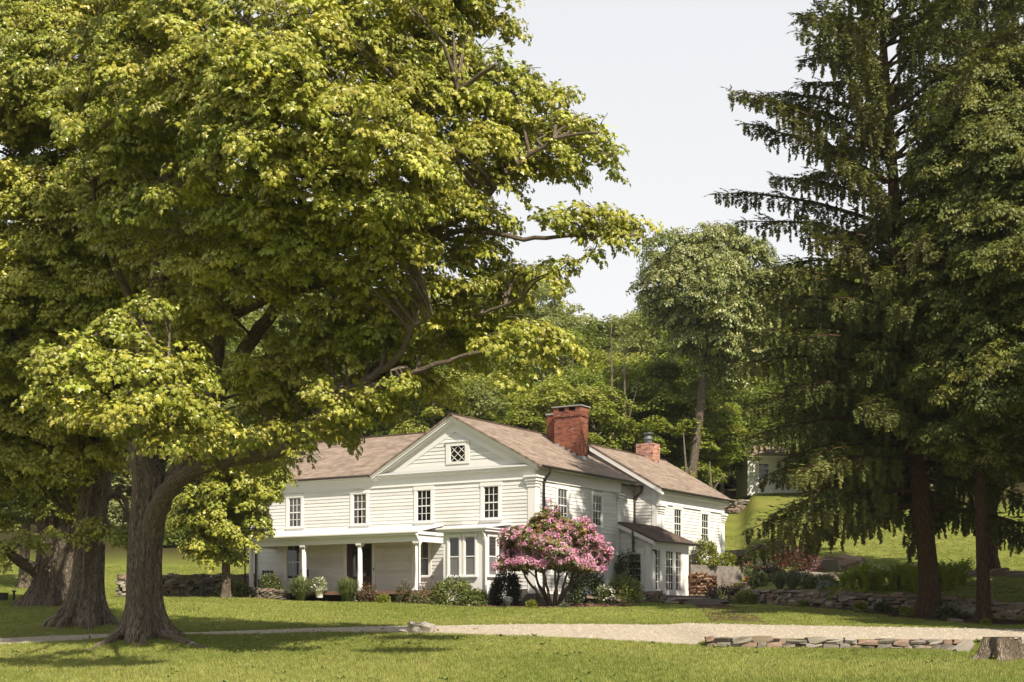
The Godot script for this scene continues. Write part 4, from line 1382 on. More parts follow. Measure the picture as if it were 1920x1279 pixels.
	broad_tree("leaning_tree", "tall airy tree with a leaning grey trunk behind the house", b, flare(b, 0.3, tr, [0.27, 0.25, 0.23, 0.21, 0.17], 16, 5, 1.0), lm, bo, sprig("plain", 16, 0.42, 0.2, 0.3), M.leaf, M.bark, 24.0, 0.8, [Color(0.23, 0.26, 0.075), Color(0.28, 0.3, 0.105), Color(0.19, 0.22, 0.06)])

# ---------------------------------------------------------------- the old maples
func build_maples() -> void:
	var sp := sprig("maple", 15, 0.27, 0.12)
	var warm := [Color(0.31, 0.325, 0.04), Color(0.385, 0.385, 0.068), Color(0.245, 0.272, 0.034), Color(0.29, 0.3, 0.036)]
	# -- the near one
	rng.seed = 1001
	var d := 39.0
	var b := Vector3(-10.15, ground(-10.15, -39.0), -39.0)
	var trunk := flare(b, 0.46, [at(270, 1120, d), at(272, 1040, d), at(280, 960, d), at(284, 905, d), at(268, 850, d), at(264, 770, d), at(280, 640, d), at(300, 520, d), at(303, 400, d - 0.5), at(318, 250, d - 0.5), at(330, 60, d), at(335, -120, d)], [0.42, 0.41, 0.43, 0.44, 0.31, 0.27, 0.25, 0.22, 0.19, 0.15, 0.11, 0.05], 110, 5, 0.6, 0.17)
	var limbs := [
		limb([[284, 1000], [300, 945], [326, 905], [365, 880], [430, 862], [540, 838], [595, 785], [640, 745], [700, 705], [745, 672], [768, 620], [810, 590]], d - 0.1, d - 6.0, 0.33, 0.03),
		limb([[310, 925], [345, 860], [385, 785], [398, 730], [412, 640], [425, 540], [440, 450], [468, 330], [530, 200], [585, 90], [610, -40]], d, d - 3.0, 0.27, 0.06),
		limb([[405, 740], [450, 670], [500, 600], [540, 545], [580, 470], [640, 380], [720, 270], [860, 170], [930, 120]], d, d - 8, 0.24, 0.04),
		limb([[430, 590], [500, 560], [560, 540], [640, 520], [720, 480], [800, 440], [880, 400], [950, 330], [1040, 260], [1120, 250]], d - 2, d - 7, 0.17, 0.03),
		limb([[720, 480], [800, 462], [870, 432], [980, 447], [1060, 442], [1130, 440], [1195, 440]], d - 4, d - 7, 0.1, 0.02),
		limb([[560, 660], [600, 625], [660, 607], [720, 598], [800, 600], [900, 590], [980, 560]], d - 1.5, d - 5, 0.16, 0.03),
		limb([[640, 745], [720, 715], [800, 690], [880, 665], [960, 650], [1040, 640]], d - 4, d - 6, 0.11, 0.02),
		limb([[266, 830], [225, 812], [180, 800], [120, 780], [70, 700]], d, d - 9.0, 0.13, 0.03),
		limb([[270, 840], [300, 830], [330, 790], [360, 740]], d, d - 9.5, 0.13, 0.03),
		limb([[280, 640], [255, 580], [215, 500], [190, 420], [175, 360]], d, d - 4.0, 0.18, 0.04),
		limb([[300, 520], [360, 420], [420, 300], [440, 180], [460, 60]], d, d - 8.0, 0.16, 0.04),
		limb([[303, 400], [260, 300], [230, 200], [200, 100], [180, 20]], d, d - 3.0, 0.14, 0.03),
		limb([[530, 200], [620, 120], [700, 40], [760, -60]], d - 3, d - 6, 0.12, 0.03)]
	var poly := outline([[150, -250], [420, -330], [880, -200], [965, -60], [958, 60], [985, 110], [1040, 135], [1095, 178], [1145, 225], [1168, 275], [1166, 312], [1118, 322], [1060, 340], [1005, 372], [985, 420], [1020, 470], [1030, 505], [988, 560], [1000, 600], [960, 640], [900, 690], [855, 740], [800, 795], [720, 775], [640, 830], [560, 815], [440, 840], [350, 780], [330, 640], [260, 560], [180, 480], [140, 330], [120, 120]], d)
	# (crown leans out over the lawn above, and draws back below)
	var open := []
	for w in [[[385, 470], [470, 470], [455, 620], [430, 770], [360, 770], [395, 620]], [[250, 560], [330, 360], [345, 470], [310, 700], [250, 720]], [[470, 560], [640, 480], [660, 540], [520, 640], [450, 700]], [[520, 200], [600, 90], [640, 120], [560, 240]], [[660, 340], [760, 230], [800, 270], [700, 370]], [[860, 420], [960, 330], [990, 360], [900, 440]]]:
		open.append([outline(w[0] if w.size() == 1 else w, d), -40.5])
	var lean := [[5.5, 0.5], [8.5, 1.5], [11.0, 3.0], [14.0, 4.5], [24.0, 5.0]]
	var bo := boughs_in(poly, -d, 5.5, 440, 0.68, 0.5, 1.1, 0.45, lean, open)
	# the low bough that hangs towards the lawn, and the long thin limb over the roof
	for q in [[90, 680, 30.5, 0.64], [140, 650, 30.2, 0.68], [200, 620, 30.4, 0.68], [260, 590, 30.8, 0.59], [285, 570, 31.0, 0.42], [120, 720, 29.8, 0.68], [190, 690, 29.4, 0.77], [260, 665, 29.6, 0.77], [330, 680, 30.0, 0.72], [365, 700, 30.4, 0.51], [150, 770, 29.6, 0.59], [220, 750, 29.2, 0.81], [300, 740, 29.2, 0.85], [360, 765, 29.6, 0.77], [400, 790, 30.0, 0.51], [250, 800, 29.6, 0.59], [320, 810, 29.6, 0.68], [390, 825, 30.2, 0.47], [90, 745, 30.2, 0.51],
			[1048, 408, 32.2, 0.44], [1085, 398, 32.5, 0.40], [1120, 402, 32.7, 0.53], [1155, 415, 32.6, 0.53], [1192, 432, 32.8, 0.53], [1165, 448, 32.4, 0.44], [1128, 440, 33.0, 0.48], [1095, 425, 33.2, 0.44], [1110, 478, 32.6, 0.28], [1065, 492, 32.8, 0.32], [1035, 500, 33.0, 0.35], [1060, 430, 32.8, 0.35],
			[1020, 625, 31.2, 0.53], [1050, 650, 31.4, 0.48], [985, 610, 31.2, 0.53], [960, 700, 31.4, 0.44], [1000, 670, 31.6, 0.44], [930, 640, 31.2, 0.57],
			[470, 880, 40.5, 0.50], [510, 850, 40.8, 0.50], [560, 850, 40.0, 0.45], [600, 800, 33.5, 0.5], [560, 825, 33.8, 0.5], [640, 770, 33.2, 0.55], [690, 740, 33.0, 0.5], [520, 800, 33.6, 0.55], [740, 720, 32.6, 0.5], [470, 830, 34.5, 0.5], [620, 740, 32.8, 0.6], [440, 860, 37.5, 0.5], [390, 850, 37.0, 0.5], [500, 870, 37.8, 0.45], [355, 840, 36.5, 0.5], [420, 820, 36.0, 0.55]]:
		bo.append([at(q[0], q[1], q[2]), q[3]])
	for q in [[[305, 1185], [340, 1196], [375, 1207], [408, 1217]], [[262, 1190], [268, 1200], [262, 1212], [240, 1222]], [[230, 1192], [205, 1197], [180, 1202], [160, 1206]]]:
		var rp := []
		for k in 4:
			var gp := onp(q[k][0], 38.7 - k * 0.55)
			rp.append(gp + Vector3(0, 0.1 - k * 0.05, 0))
		limbs.append([rp, [0.16, 0.12, 0.08, 0.03]])
	broad_tree("maple_tree", "great old maple with forked trunk nearest the drive", b, trunk, limbs, bo, sp, M.leaf, M.bark, 50.0, 0.6, warm, "old maples", 0.055, 0.24)
	# -- its neighbour behind
	rng.seed = 1002
	d = 45.0
	b = Vector3(-13.75, ground(-13.75, -45.0), -45.0)
	trunk = flare(b, 0.54, [at(162, 1100, d), at(168, 1000, d), at(176, 920, d), at(186, 860, d), at(196, 760, d), at(205, 600, d), at(210, 420, d), at(220, 200, d), at(230, -60, d)], [0.48, 0.45, 0.46, 0.42, 0.33, 0.28, 0.22, 0.17, 0.1], 96, 6, 2.4, 0.18)
	limbs = [limb([[186, 860], [120, 780], [60, 680], [0, 600]], d, d - 3, 0.3, 0.06), limb([[196, 760], [260, 640], [330, 520], [400, 400]], d, d + 3, 0.26, 0.06), limb([[205, 600], [140, 460], [60, 320], [0, 200]], d, d - 3, 0.22, 0.05), limb([[210, 420], [280, 280], [330, 120]], d, d + 2, 0.16, 0.04), limb([[215, 930], [190, 905], [175, 875], [150, 868], [125, 882]], d - 0.6, d - 1.6, 0.12, 0.03), limb([[150, 868], [135, 885], [140, 903]], d - 1.4, d - 1.6, 0.035, 0.012)]
	poly = outline([[-160, 60], [0, -120], [300, -120], [440, 120], [470, 400], [430, 640], [330, 760], [240, 860], [120, 900], [-20, 930], [-160, 700]], d)
	bo = boughs_in(poly, -d, 5.0, 270, 0.66, 0.7, 1.3, 0.5, [[4.0, 0.5], [10.0, 2.5], [20.0, 3.0]])
	for q in [[195, 985, 43.6, 0.6], [225, 1000, 43.4, 0.5], [165, 1000, 43.6, 0.45], [240, 1010, 43.6, 0.45], [265, 1035, 43.2, 0.3]]: bo.append([at(q[0], q[1], q[2]), q[3]])
	broad_tree("maple_tree", "thick trunked old maple standing just behind the nearest one", b, trunk, limbs, bo, sp, M.leaf, M.bark, 70.0, 0.55, warm, "old maples", 0.055)
	# -- the third, farther left
	rng.seed = 1003
	d = 58.0
	b = onp(96, d)
	trunk = flare(b, 0.74, [at(98, 1080, d), at(104, 1020, d), at(112, 970, d), at(118, 900, d), at(120, 780, d), at(120, 600, d)], [0.68, 0.64, 0.6, 0.46, 0.34, 0.2], 64, 7, 4.0, 0.3)
	limbs = [limb([[78, 1085], [62, 1066], [35, 1052], [10, 1030], [-30, 1000]], d, d - 2, 0.36, 0.12), limb([[100, 1010], [85, 990], [70, 930], [60, 860]], d, d - 1, 0.4, 0.2), limb([[118, 900], [60, 820], [0, 760]], d, d - 2, 0.25, 0.06), limb([[120, 780], [190, 700], [260, 640]], d, d, 0.22, 0.05)]
	poly = outline([[-120, 420], [80, 380], [220, 460], [260, 640], [250, 800], [200, 900], [140, 960], [40, 985], [-120, 1000]], d)
	bo = boughs_in(poly, -d, 6.0, 150, 0.8, 1.0, 1.7, 0.5)
	for q in [[30, 1010, 56.0, 0.7], [70, 1020, 56.2, 0.5], [5, 1035, 56, 0.45], [12, 1062, 56, 0.25], [50, 1005, 55.6, 0.6], [100, 1000, 56, 0.5]]: bo.append([at(q[0], q[1], q[2]), q[3]])
	broad_tree("maple_tree", "broad fluted maple trunk at the far left with a limb stretching left", b, trunk, limbs, bo, sp, M.leaf, M.paletrunk, 46.0, 0.6, warm, "old maples", 0.06)
	# -- young tree before the garden wall
	rng.seed = 1004
	d = 64.5
	b = onp(423, d)
	var tr := [at(424, 1090, d), at(424, 1030, d), at(426, 950, d), at(430, 880, d)]
	bo = boughs_in(outline([[325, 850], [380, 800], [450, 790], [535, 800], [545, 900], [510, 960], [520, 985], [470, 1030], [450, 1065], [415, 1050], [400, 1075], [375, 1045], [345, 1040], [350, 1000], [320, 985], [335, 930]], d), -d, 2.6, 100, 0.55, 0.4, 0.75, 0.5)
	broad_tree("young_maple", "small leafy tree in front of the long dry stone wall", b, flare(b, 0.2, tr, [0.17, 0.15, 0.12, 0.06], 16, 4, 1.0), [limb([[424, 1040], [390, 1000], [365, 975], [350, 960]], d, d - 0.8, 0.07, 0.02), limb([[424, 1000], [470, 960], [500, 930]], d, d + 0.8, 0.07, 0.02), limb([[426, 960], [410, 900], [420, 850]], d, d - 0.5, 0.06, 0.02)], bo, sprig("maple", 9, 0.26, 0.15), M.leaf, M.bark, 110.0, 0.6, warm, "", 0.04)
	# -- a slim trunk farther back
	d = 78.0
	b = onp(46, d)
	var t := thing("slim_trunk", "slim grey trunk standing behind the fluted maple", "tree", b)
	part("trunk", flare(b, 0.26, [b + Vector3(0, 1.5, 0), b + Vector3(0.1, 4, 0), b + Vector3(0, 8, 0)], [0.25, 0.22, 0.15], 16, 4, 0.5), M.paletrunk, t, Transform3D(Basis(), -b))
	var xf := []
	var cols := PackedColorArray()
	for k in 40: fill(xf, cols, Vector3(rf(-3, 3), rf(4, 9), rf(-3, 3)), 1.4, 0.6, 60, Color(0.09, 0.115, 0.02), Vector3.ZERO)
	multi("crown", sp, M.leaf, t, xf, cols).set_meta("kind", "stuff")

func build_right_trees() -> void:
	rng.seed = 2001
	var hang := hanging_spray()
	var flat := flat_spray()
	var d := 53.0
	var b := onp(1745, d)
	var tints := [Color(0.14, 0.155, 0.038), Color(0.18, 0.19, 0.05), Color(0.115, 0.13, 0.034), Color(0.16, 0.16, 0.05)]
	conifer("tall spruce with drooping branches beside the patio and fern bed", [b, at(1740, 1060, d), at(1728, 950, d), at(1712, 800, d), at(1696, 600, d), at(1680, 400, d), at(1664, 200, d), at(1654, 40, d), at(1650, -150, d), at(1648, -320, d)], [0.36, 0.34, 0.32, 0.29, 0.26, 0.22, 0.17, 0.12, 0.07, 0.02], [[0.0, 6.0], [3.0, 7.4], [5.0, 6.8], [9.0, 6.2], [13.0, 6.6], [17.0, 6.6], [20.0, 4.8], [23.0, 3.4], [29.0, 0.4]], 4.1, 28.6, 0.72, tints, hang, flat)
	d = 66.0
	b = onp(1856, d)
	conifer("spruce top showing above the dense dark tree", [b, at(1856, 700, d), at(1852, 300, d), at(1850, 60, d), at(1848, -120, d)], [0.35, 0.28, 0.17, 0.08, 0.02], [[0.0, 5.0], [12.0, 4.5], [24.0, 3.4], [28.0, 2.6], [33.0, 0.3]], 8.0, 32.0, 0.7, tints, hang, flat)
	# dense dark broadleaf in front of it
	rng.seed = 2002
	d = 49.5
	b = onp(1846, d)
	var tr := [at(1844, 1080, d), at(1840, 960, d), at(1838, 850, d), at(1834, 700, d), at(1830, 500, d), at(1826, 300, d)]
	var poly := outline([[1790, 120], [1850, 75], [1930, 62], [2060, 90], [2150, 300], [2170, 600], [2120, 850], [1990, 930], [1900, 880], [1820, 890], [1740, 830], [1712, 740], [1720, 600], [1690, 520], [1700, 420], [1710, 300], [1740, 200]], d)
	var bo := boughs_in(poly, -d, 4.5, 250, 0.72, 0.75, 1.3, 0.6)
	var limbs := [limb([[1838, 850], [1790, 760], [1750, 660]], d, d - 2, 0.14, 0.04), limb([[1836, 760], [1900, 640], [1960, 520]], d, d - 1, 0.14, 0.04), limb([[1834, 700], [1780, 540], [1740, 420]], d, d + 1, 0.13, 0.03), limb([[1830, 500], [1800, 340], [1800, 200]], d, d - 1, 0.1, 0.03), limb([[1830, 500], [1900, 360], [1920, 180]], d, d - 1, 0.1, 0.03)]
	broad_tree("dark_tree", "dense dark green tree with a slim straight trunk at the far right", b, flare(b, 0.24, tr, [0.22, 0.2, 0.19, 0.16, 0.12, 0.05], 20, 5, 3.0), limbs, bo, sprig("plain", 20, 0.34, 0.12, 0.34), M.darkleaf, M.darkbark, 78.0, 0.55, [Color(0.12, 0.135, 0.024), Color(0.155, 0.168, 0.03), Color(0.095, 0.113, 0.022)], "", 0.045)
	# trees standing beyond the right edge of the view, whose shade falls on this corner
	rng.seed = 2003
	var sp := sprig("plain", 22, 0.5, 0.24, 0.36)
	for q in [[Vector3(24.5, 0, -44.0), 10.5, 5.0], [Vector3(31.0, 0, -50.0), 11.0, 6.0], [Vector3(21.8, 0, -40.5), 10.0, 3.8], [Vector3(26.0, 0, -58.0), 12.0, 4.2]]:
		b = on(q[0].x, q[0].z)
		var pts := [b + Vector3(0.1, 3, 0), b + Vector3(0, 9, 0.2), b + Vector3(0.2, 16, 0)]
		var bb := []
		for k in 150:
			var v := Vector3(rf(-1, 1), rf(-1, 1), rf(-1, 1))
			if v.length() > 1: continue
			bb.append([b + Vector3(v.x * q[2], q[1] + v.y * 6.5, v.z * q[2]), rf(1.0, 1.7)])
		var t := broad_tree("edge_tree", "tall leafy tree just beyond the right edge, shading the spruce", b, flare(b, 0.4, pts, [0.36, 0.3, 0.1], 16, 5, 1.0), [[[pts[0], pts[1], pts[2]], [0.3, 0.25, 0.1]]], bb, sp, M.darkleaf, M.darkbark, 26.0, 0.6, [Color(0.08, 0.1, 0.02)], "trees beyond the right edge", 0.06)
		t.set_meta("group", "trees beyond the right edge")

# ---------------------------------------------------------------- beds, shrubs and garden things
const GREEN := [Color(0.1, 0.13, 0.025), Color(0.13, 0.155, 0.03), Color(0.08, 0.105, 0.022)]
const LIME := [Color(0.19, 0.21, 0.025), Color(0.15, 0.18, 0.02), Color(0.22, 0.22, 0.03)]
const DARK := [Color(0.03, 0.035, 0.014), Color(0.045, 0.04, 0.02), Color(0.025, 0.03, 0.012)]
const RUST := [Color(0.15, 0.065, 0.03), Color(0.12, 0.07, 0.035), Color(0.09, 0.085, 0.03)]
const VARIEG := [Color(0.42, 0.42, 0.3), Color(0.2, 0.24, 0.08), Color(0.5, 0.5, 0.4)]

func ball(label: String, p: Vector3, w: float, h: float, tints: Array, n := 2200) -> void:
	shrub("ball_shrub", label, p, w, h, n, 0.055, 0.4, tints, "shrub", 3)

func rhododendron() -> void:
	rng.seed = 3001
	var p := onp(1036, 58.6)
	var t := thing("rhododendron", "rhododendron in pink bloom at the house corner", "shrub", p)
	var st := newst()
	var tips := []
	for k in 9:
		var a := TAU * k / 9.0 + rf(-0.2, 0.2)
		var rad := Vector3(cos(a), 0, sin(a))
		var e := rad * rf(0.9, 1.8) + Vector3.UP * rf(2.1, 3.2)
		var o := rad * rf(0.05, 0.3)
		var b := bend([o - Vector3(0, 0.1, 0), o + rad * 0.3 + Vector3(rf(-0.1, 0.1), 0.55, 0), o + rad * 0.75 + Vector3(rf(-0.15, 0.15), 1.2, rf(-0.1, 0.1)), e], [0.075, 0.062, 0.05, 0.025], 4, 0.02)
		tube(st, b[0], b[1], 8, 0.15, k)
		tips.append(e)
		for j in 3:
			var s: Vector3 = b[0][b[0].size() - 3 - j]
			tube(st, [s, s + rad * 0.3 + Vector3(rf(-0.5, 0.5), rf(0.3, 0.7), rf(-0.5, 0.5))], [0.03, 0.012], 5)
	part("stems", smooth_mesh(st), M.bark, t)
	# leaves in rosettes over a dome; trusses of flowers among them, thickest low down and to the right
	var rosette := MB.new()
	for k in 11:
		var a := TAU * k / 11.0 + rf(-0.2, 0.2)
		var rad := Vector3(cos(a), 0, sin(a))
		var x := (rad + Vector3.UP * rf(-0.35, 0.5)).normalized()
		var z := x.cross(Vector3.UP).normalized()
		plain_leaf(rosette, Vector3.ZERO, x, z.cross(x) * -1.0, z, rf(0.12, 0.17), 0.2, Color(1, 1, 1) * rf(0.7, 1.3))
	var truss := MB.new()
	for k in 26:
		var dir := Vector3(rf(-1, 1), rf(-0.3, 1), rf(-1, 1)).normalized()
		var x := (dir + Vector3(rf(-0.4, 0.4), rf(-0.4, 0.4), rf(-0.4, 0.4))).normalized()
		var z := x.cross(Vector3(rf(-1, 1), 1, rf(-1, 1))).normalized()
		var c := Color(1, rf(0.7, 1.15), rf(0.85, 1.1)) * rf(0.8, 1.15)
		plain_leaf(truss, dir * 0.05, x, z.cross(x), z, rf(0.05, 0.085), 0.5, c)
	var lx := []
	var lc := PackedColorArray()
	var fx := []
	var fc := PackedColorArray()
	for i in 3900:
		var dir := Vector3(rf(-1, 1), rf(-0.3, 1), rf(-1, 1)).normalized()
		var lump := 0.88 + 0.14 * sin(dir.x * 7.0 + 1.0) * cos(dir.z * 6.0) + 0.1 * sin(dir.y * 9.0 + dir.x * 4.0)
		var rr := lump * rf(0.8, 1.03)
		var q := Vector3(dir.x * 2.4 * rr, 1.95 + dir.y * (2.15 if dir.y > 0 else 1.0) * rr, dir.z * 2.1 * rr)
		# the crown leans down to the right, in the shape of a cushion
		q.y -= maxf(0.0, q.x) * 0.16 + maxf(0.0, absf(q.x) - 1.2) * 0.2
		if q.y < 1.45 + 0.25 * rng.randf(): continue
		var nrm := (dir + Vector3(rf(-0.4, 0.4), rf(0, 0.6), rf(-0.4, 0.4))).normalized()
		var bx := nrm.cross(Vector3(rf(-1, 1), rf(-1, 1), rf(-1, 1))).normalized()
		var bs := Basis(bx, nrm, bx.cross(nrm))
		lx.append(Transform3D(bs * Basis.from_scale(Vector3.ONE * rf(0.8, 1.3)), q * 0.985))
		var hgt := clampf((q.y - 1.7) / 1.9, 0, 1)
		var young := rng.randf() < 0.25 + 0.3 * hgt
		lc.append(Color(0.26, 0.17, 0.06) * rf(0.7, 1.2) if young else Color(0.15, 0.165, 0.04) * rf(0.7, 1.3))
		var share := 0.75 - 0.82 * hgt + 0.25 * clampf(q.x / 2.0, -0.3, 1)
		if noise.get_noise_3d(q.x * 30, q.y * 30, q.z * 30) > 0.1: share += 0.25
		if rng.randf() < share:
			fx.append(Transform3D(bs * Basis.from_scale(Vector3.ONE * rf(0.8, 1.25)), q * 1.03))
			fc.append(Color(0.66, 0.28, 0.5).lerp(Color(0.78, 0.54, 0.66), rng.randf()) * rf(0.85, 1.1))
	multi("foliage", rosette.mesh(), M.leaf, t, lx, lc).set_meta("kind", "stuff")
	multi("blossoms", truss.mesh(), M.petal, t, fx, fc).set_meta("kind", "stuff")

func pot(called: String, label: String, p: Vector3, r: float, h: float, m: Material) -> Node3D:
	var t := thing(called, label, "flower pot", p)
	var st := newst()
	tube(st, [Vector3.ZERO, Vector3(0, h * 0.82, 0), Vector3(0, h * 0.83, 0), Vector3(0, h, 0), Vector3(0, h, 0)], [r * 0.72, r * 0.95, r * 1.08, r * 1.08, r * 0.9], 18)
	part("pot", smooth_mesh(st), m, t)
	return t

func build_garden() -> void:
	rng.seed = 3100
	# mulch beds, laid just over the lawn
	var beds := MB.new()
	for i in range(-9, 9):
		for j in range(-8, 9):
			var q := []
			var c := onp(1010, 60.2)
			for o in [[0, 0], [0, 1], [1, 1], [1, 0]]:
				q.append(on(c.x + (i + o[0]) * 0.55, c.z + (j + o[1]) * 0.45) + Vector3(0, 0.012, 0))
			var mid := Vector2((i + 0.5) * 0.55, (j + 0.5) * 0.45)
			if pow(mid.x / 4.4, 2) + pow(mid.y / 3.0, 2) < 1.0 + 0.12 * sin(mid.x * 3.0): beds.quad(q[0], q[1], q[2], q[3])
	setting("mulch_bed", beds.mesh(), M.mulch)
	var rb := MB.new()
	var x := 11.2
	while x < 26.0:
		var a0 := table(BED, x)
		var a1 := table(BED, x + 0.4)
		var w0 := table(TERRACE, x) - 0.05
		var w1 := table(TERRACE, x + 0.4) - 0.05
		for k in 12:
			var s0 := k / 12.0
			var s1 := (k + 1) / 12.0
			rb.quad(on(x, -lerpf(a0, w0, s0)) + Vector3(0, 0.012, 0), on(x, -lerpf(a0, w0, s1)) + Vector3(0, 0.012, 0), on(x + 0.4, -lerpf(a1, w1, s1)) + Vector3(0, 0.012, 0), on(x + 0.4, -lerpf(a1, w1, s0)) + Vector3(0, 0.012, 0))
		x += 0.4
	setting("mulch_bed", rb.mesh(), M.mulch)
	# bark litter on the corner bed
	var chip := MB.new()
	chip.box(Vector3(-0.05, 0, -0.02), Vector3(0.05, 0.012, 0.02))
	var cx := []
	var cc := PackedColorArray()
	for k in 1500:
		var a := rng.randf() * TAU
		var rr := sqrt(rng.randf())
		var c := onp(1010, 60.2)
		var q := on(c.x + cos(a) * rr * 4.3, c.z + sin(a) * rr * 2.9)
		cx.append(Transform3D(Basis(Vector3.UP, rng.randf() * TAU) * Basis(Vector3.RIGHT, rf(-0.5, 0.5)) * Basis.from_scale(Vector3.ONE * rf(0.5, 1.3)), q + Vector3(0, 0.02, 0)))
		cc.append(Color(0.2, 0.11, 0.075) * rf(0.3, 1.3))
	multi("bark_litter", chip.mesh(), M.brick, self, cx, cc).set_meta("kind", "stuff")
	get_node("bark_litter").set_meta("label", "brown bark litter strewn under the rhododendron")
	rhododendron()
	rng.seed = 3200
	# along the porch, left to right
	shrub("leafy_shrub", "bright green leafy shrub left of the porch's first column", hu(436, 3.4), 2.0, 0.95, 2600, 0.12, 0.35, [Color(0.13, 0.16, 0.02), Color(0.17, 0.19, 0.03), Color(0.1, 0.125, 0.02)])
	shrub("leafy_shrub", "loose green shrub above the small stone wall by the porch", hu(508, 2.45), 1.4, 1.35, 1800, 0.11, 0.33, GREEN)
	stone_wall("stone_wall", "low stacked stone wall in front of the porch's left end", [hu(462, 2.9), hu(500, 3.0), hu(545, 2.9)], 0.5, 0.12, 0.2, 0.42, 0.4)
	grass_clump("ornamental_grass", "tall blue green grass clump left of the white flower pot", hu(564, 2.9), 1.25, 1.15, 900, [Color(0.1, 0.125, 0.04), Color(0.14, 0.16, 0.06)])
	var pp := hu(599, 2.35)
	var wp := pot("flower_pot", "white flower pot with variegated plant by the porch steps", pp + Vector3(0, 0.18, 0), 0.21, 0.36, M.whitepot)
	part("foliage", leafy(900, 0.85, 0.75, 0.8, 0.085, 0.42, VARIEG, 0.1, 0.4, 4), M.leaf, wp, Transform3D(Basis(), Vector3(0, 0.3, 0)))
	var vp := shrub("variegated_plant", "white flecked plant behind the second grass clump", hu(655, 2.2), 0.8, 1.15, 800, 0.085, 0.42, VARIEG)
	vp.set_meta("category", "plant")
	grass_clump("ornamental_grass", "green grass clump in front of the third porch column", hu(652, 3.0), 1.25, 1.1, 900, [Color(0.09, 0.12, 0.03), Color(0.13, 0.15, 0.05)])
	shrub("rust_shrub", "rust brown feathery shrub right of the green grass clump", hu(690, 2.9), 1.05, 0.95, 1500, 0.09, 0.16, RUST)
	ball("small lime ball shrub between two rust coloured plants", hu(718, 3.3), 0.85, 0.45, LIME)
	shrub("rust_shrub", "tall brown seed-headed plant left of the porch's last column", hu(757, 3.0), 1.0, 1.1, 1300, 0.1, 0.14, [Color(0.09, 0.1, 0.03), Color(0.13, 0.075, 0.035), Color(0.07, 0.09, 0.025)])
	shrub("rust_shrub", "thin reddish shrub right of the porch's last column", hu(801, 2.7), 1.2, 1.25, 900, 0.09, 0.18, RUST)
	shrub("leafy_shrub", "pale mixed shrub at the foot of the porch's last column", hu(786, 3.3), 1.0, 0.55, 900, 0.09, 0.3, [Color(0.14, 0.15, 0.05), Color(0.17, 0.13, 0.07)])
	shrub("leafy_shrub", "wide glossy green shrub under the bay window", hu(846, 3.3), 2.3, 1.25, 5200, 0.1, 0.34, [Color(0.09, 0.12, 0.022), Color(0.13, 0.15, 0.028), Color(0.16, 0.175, 0.035)])
	shrub("leafy_shrub", "lower green shrub beside the wide one under the bay", hu(888, 3.9), 1.4, 0.85, 2400, 0.095, 0.34, GREEN)
	shrub("dark_shrub", "dark burgundy spiky shrub between bay window and rhododendron", hu(946, 2.6), 1.6, 1.6, 5200, 0.15, 0.17, DARK)
	grass_clump("lavender", "grey lavender clump at the front of the mulch bed", onp(952, 57.6), 0.55, 0.42, 420, [Color(0.1, 0.12, 0.07), Color(0.12, 0.13, 0.08), Color(0.15, 0.12, 0.2)], 0.01, "lavender", 0.4)
	ball("small lime ball shrub left of the rhododendron stems", onp(997, 57.2), 0.55, 0.32, LIME, 1200)
	ball("flat grey green cushion plant under the rhododendron", onp(1058, 57.4), 0.5, 0.2, [Color(0.12, 0.14, 0.08)], 800)
	shrub("dark_shrub", "dark leafy shrub under the rhododendron's right side", onp(1098, 62.2), 2.2, 1.85, 4200, 0.11, 0.33, [Color(0.045, 0.06, 0.014), Color(0.06, 0.08, 0.018), Color(0.035, 0.05, 0.014)])
	var wf := shrub("white_flower_shrub", "small shrub with white blossoms left of the round green bush", onp(1136, 61.4), 1.0, 0.95, 900, 0.09, 0.34, GREEN)
	part("blossoms", leafy(90, 1.1, 1.0, 1.0, 0.1, 0.5, [Color(0.75, 0.73, 0.66)], 0.2, 0.9, 3), M.petal, wf)
	shrub("round_bush", "round yellow green bush at the sunroom corner", onp(1172, 63.0), 1.85, 1.3, 4800, 0.085, 0.3, [Color(0.15, 0.17, 0.022), Color(0.12, 0.145, 0.02), Color(0.19, 0.2, 0.03)])
	shrub("climber", "dark climbing plant on the sunroom's front wall", hw(0.52, 0.5, -7.72), 1.5, 2.2, 2200, 0.1, 0.36, [Color(0.06, 0.08, 0.018), Color(0.08, 0.1, 0.022)], "climber", 6)
	grass_clump("climber", "thin climbing shoot above the dark climber", hw(0.85, 2.4, -7.8), 0.3, 1.0, 40, [Color(0.07, 0.09, 0.02)], 0.03, "climber", 0.3)
	stone_wall("stone_wall", "short low stone wall beside the round bush", [onp(1188, 64.0), onp(1240, 64.6)], 0.5, 0.1, 0.2, 0.45, 0.4)
	var ramp_ := MB.new()
	ramp_.prism([onp(1100, 61.2) + Vector3(0, 0.38, 0), onp(1100, 62.2) + Vector3(0, 0.38, 0), onp(1192, 63.8) + Vector3(0, 0.12, 0), onp(1192, 62.8) + Vector3(0, 0.12, 0)], Vector3(0, -0.1, 0))
	meta(part("plank_ramp", ramp_.mesh(), M.plank, self), "sloping brown plank board left of the short stone wall", "ramp")
	# shrubs by the ell
	shrub("leafy_shrub", "sunlit yellow green shrub against the ell's side wall", hw(1.75, 2.0, -14.4), 1.5, 1.55, 2200, 0.12, 0.34, LIME)
	shrub("leafy_shrub", "small yellow green plant at the ell's far corner", hw(1.9, 2.0, -16.6), 1.3, 0.8, 1300, 0.11, 0.34, LIME)
	# concrete wall and patio
	var cw := MB.new()
	var a := Vector3(8.7, 2.3, -71.4)
	var b := Vector3(13.2, 2.3, -76.1)
	var nn := Vector3(b.z - a.z, 0, -(b.x - a.x)).normalized() * 0.25
	cw.prism([a, a + Vector3(0, 2.05, 0), b + Vector3(0, 2.05, 0), b], nn)
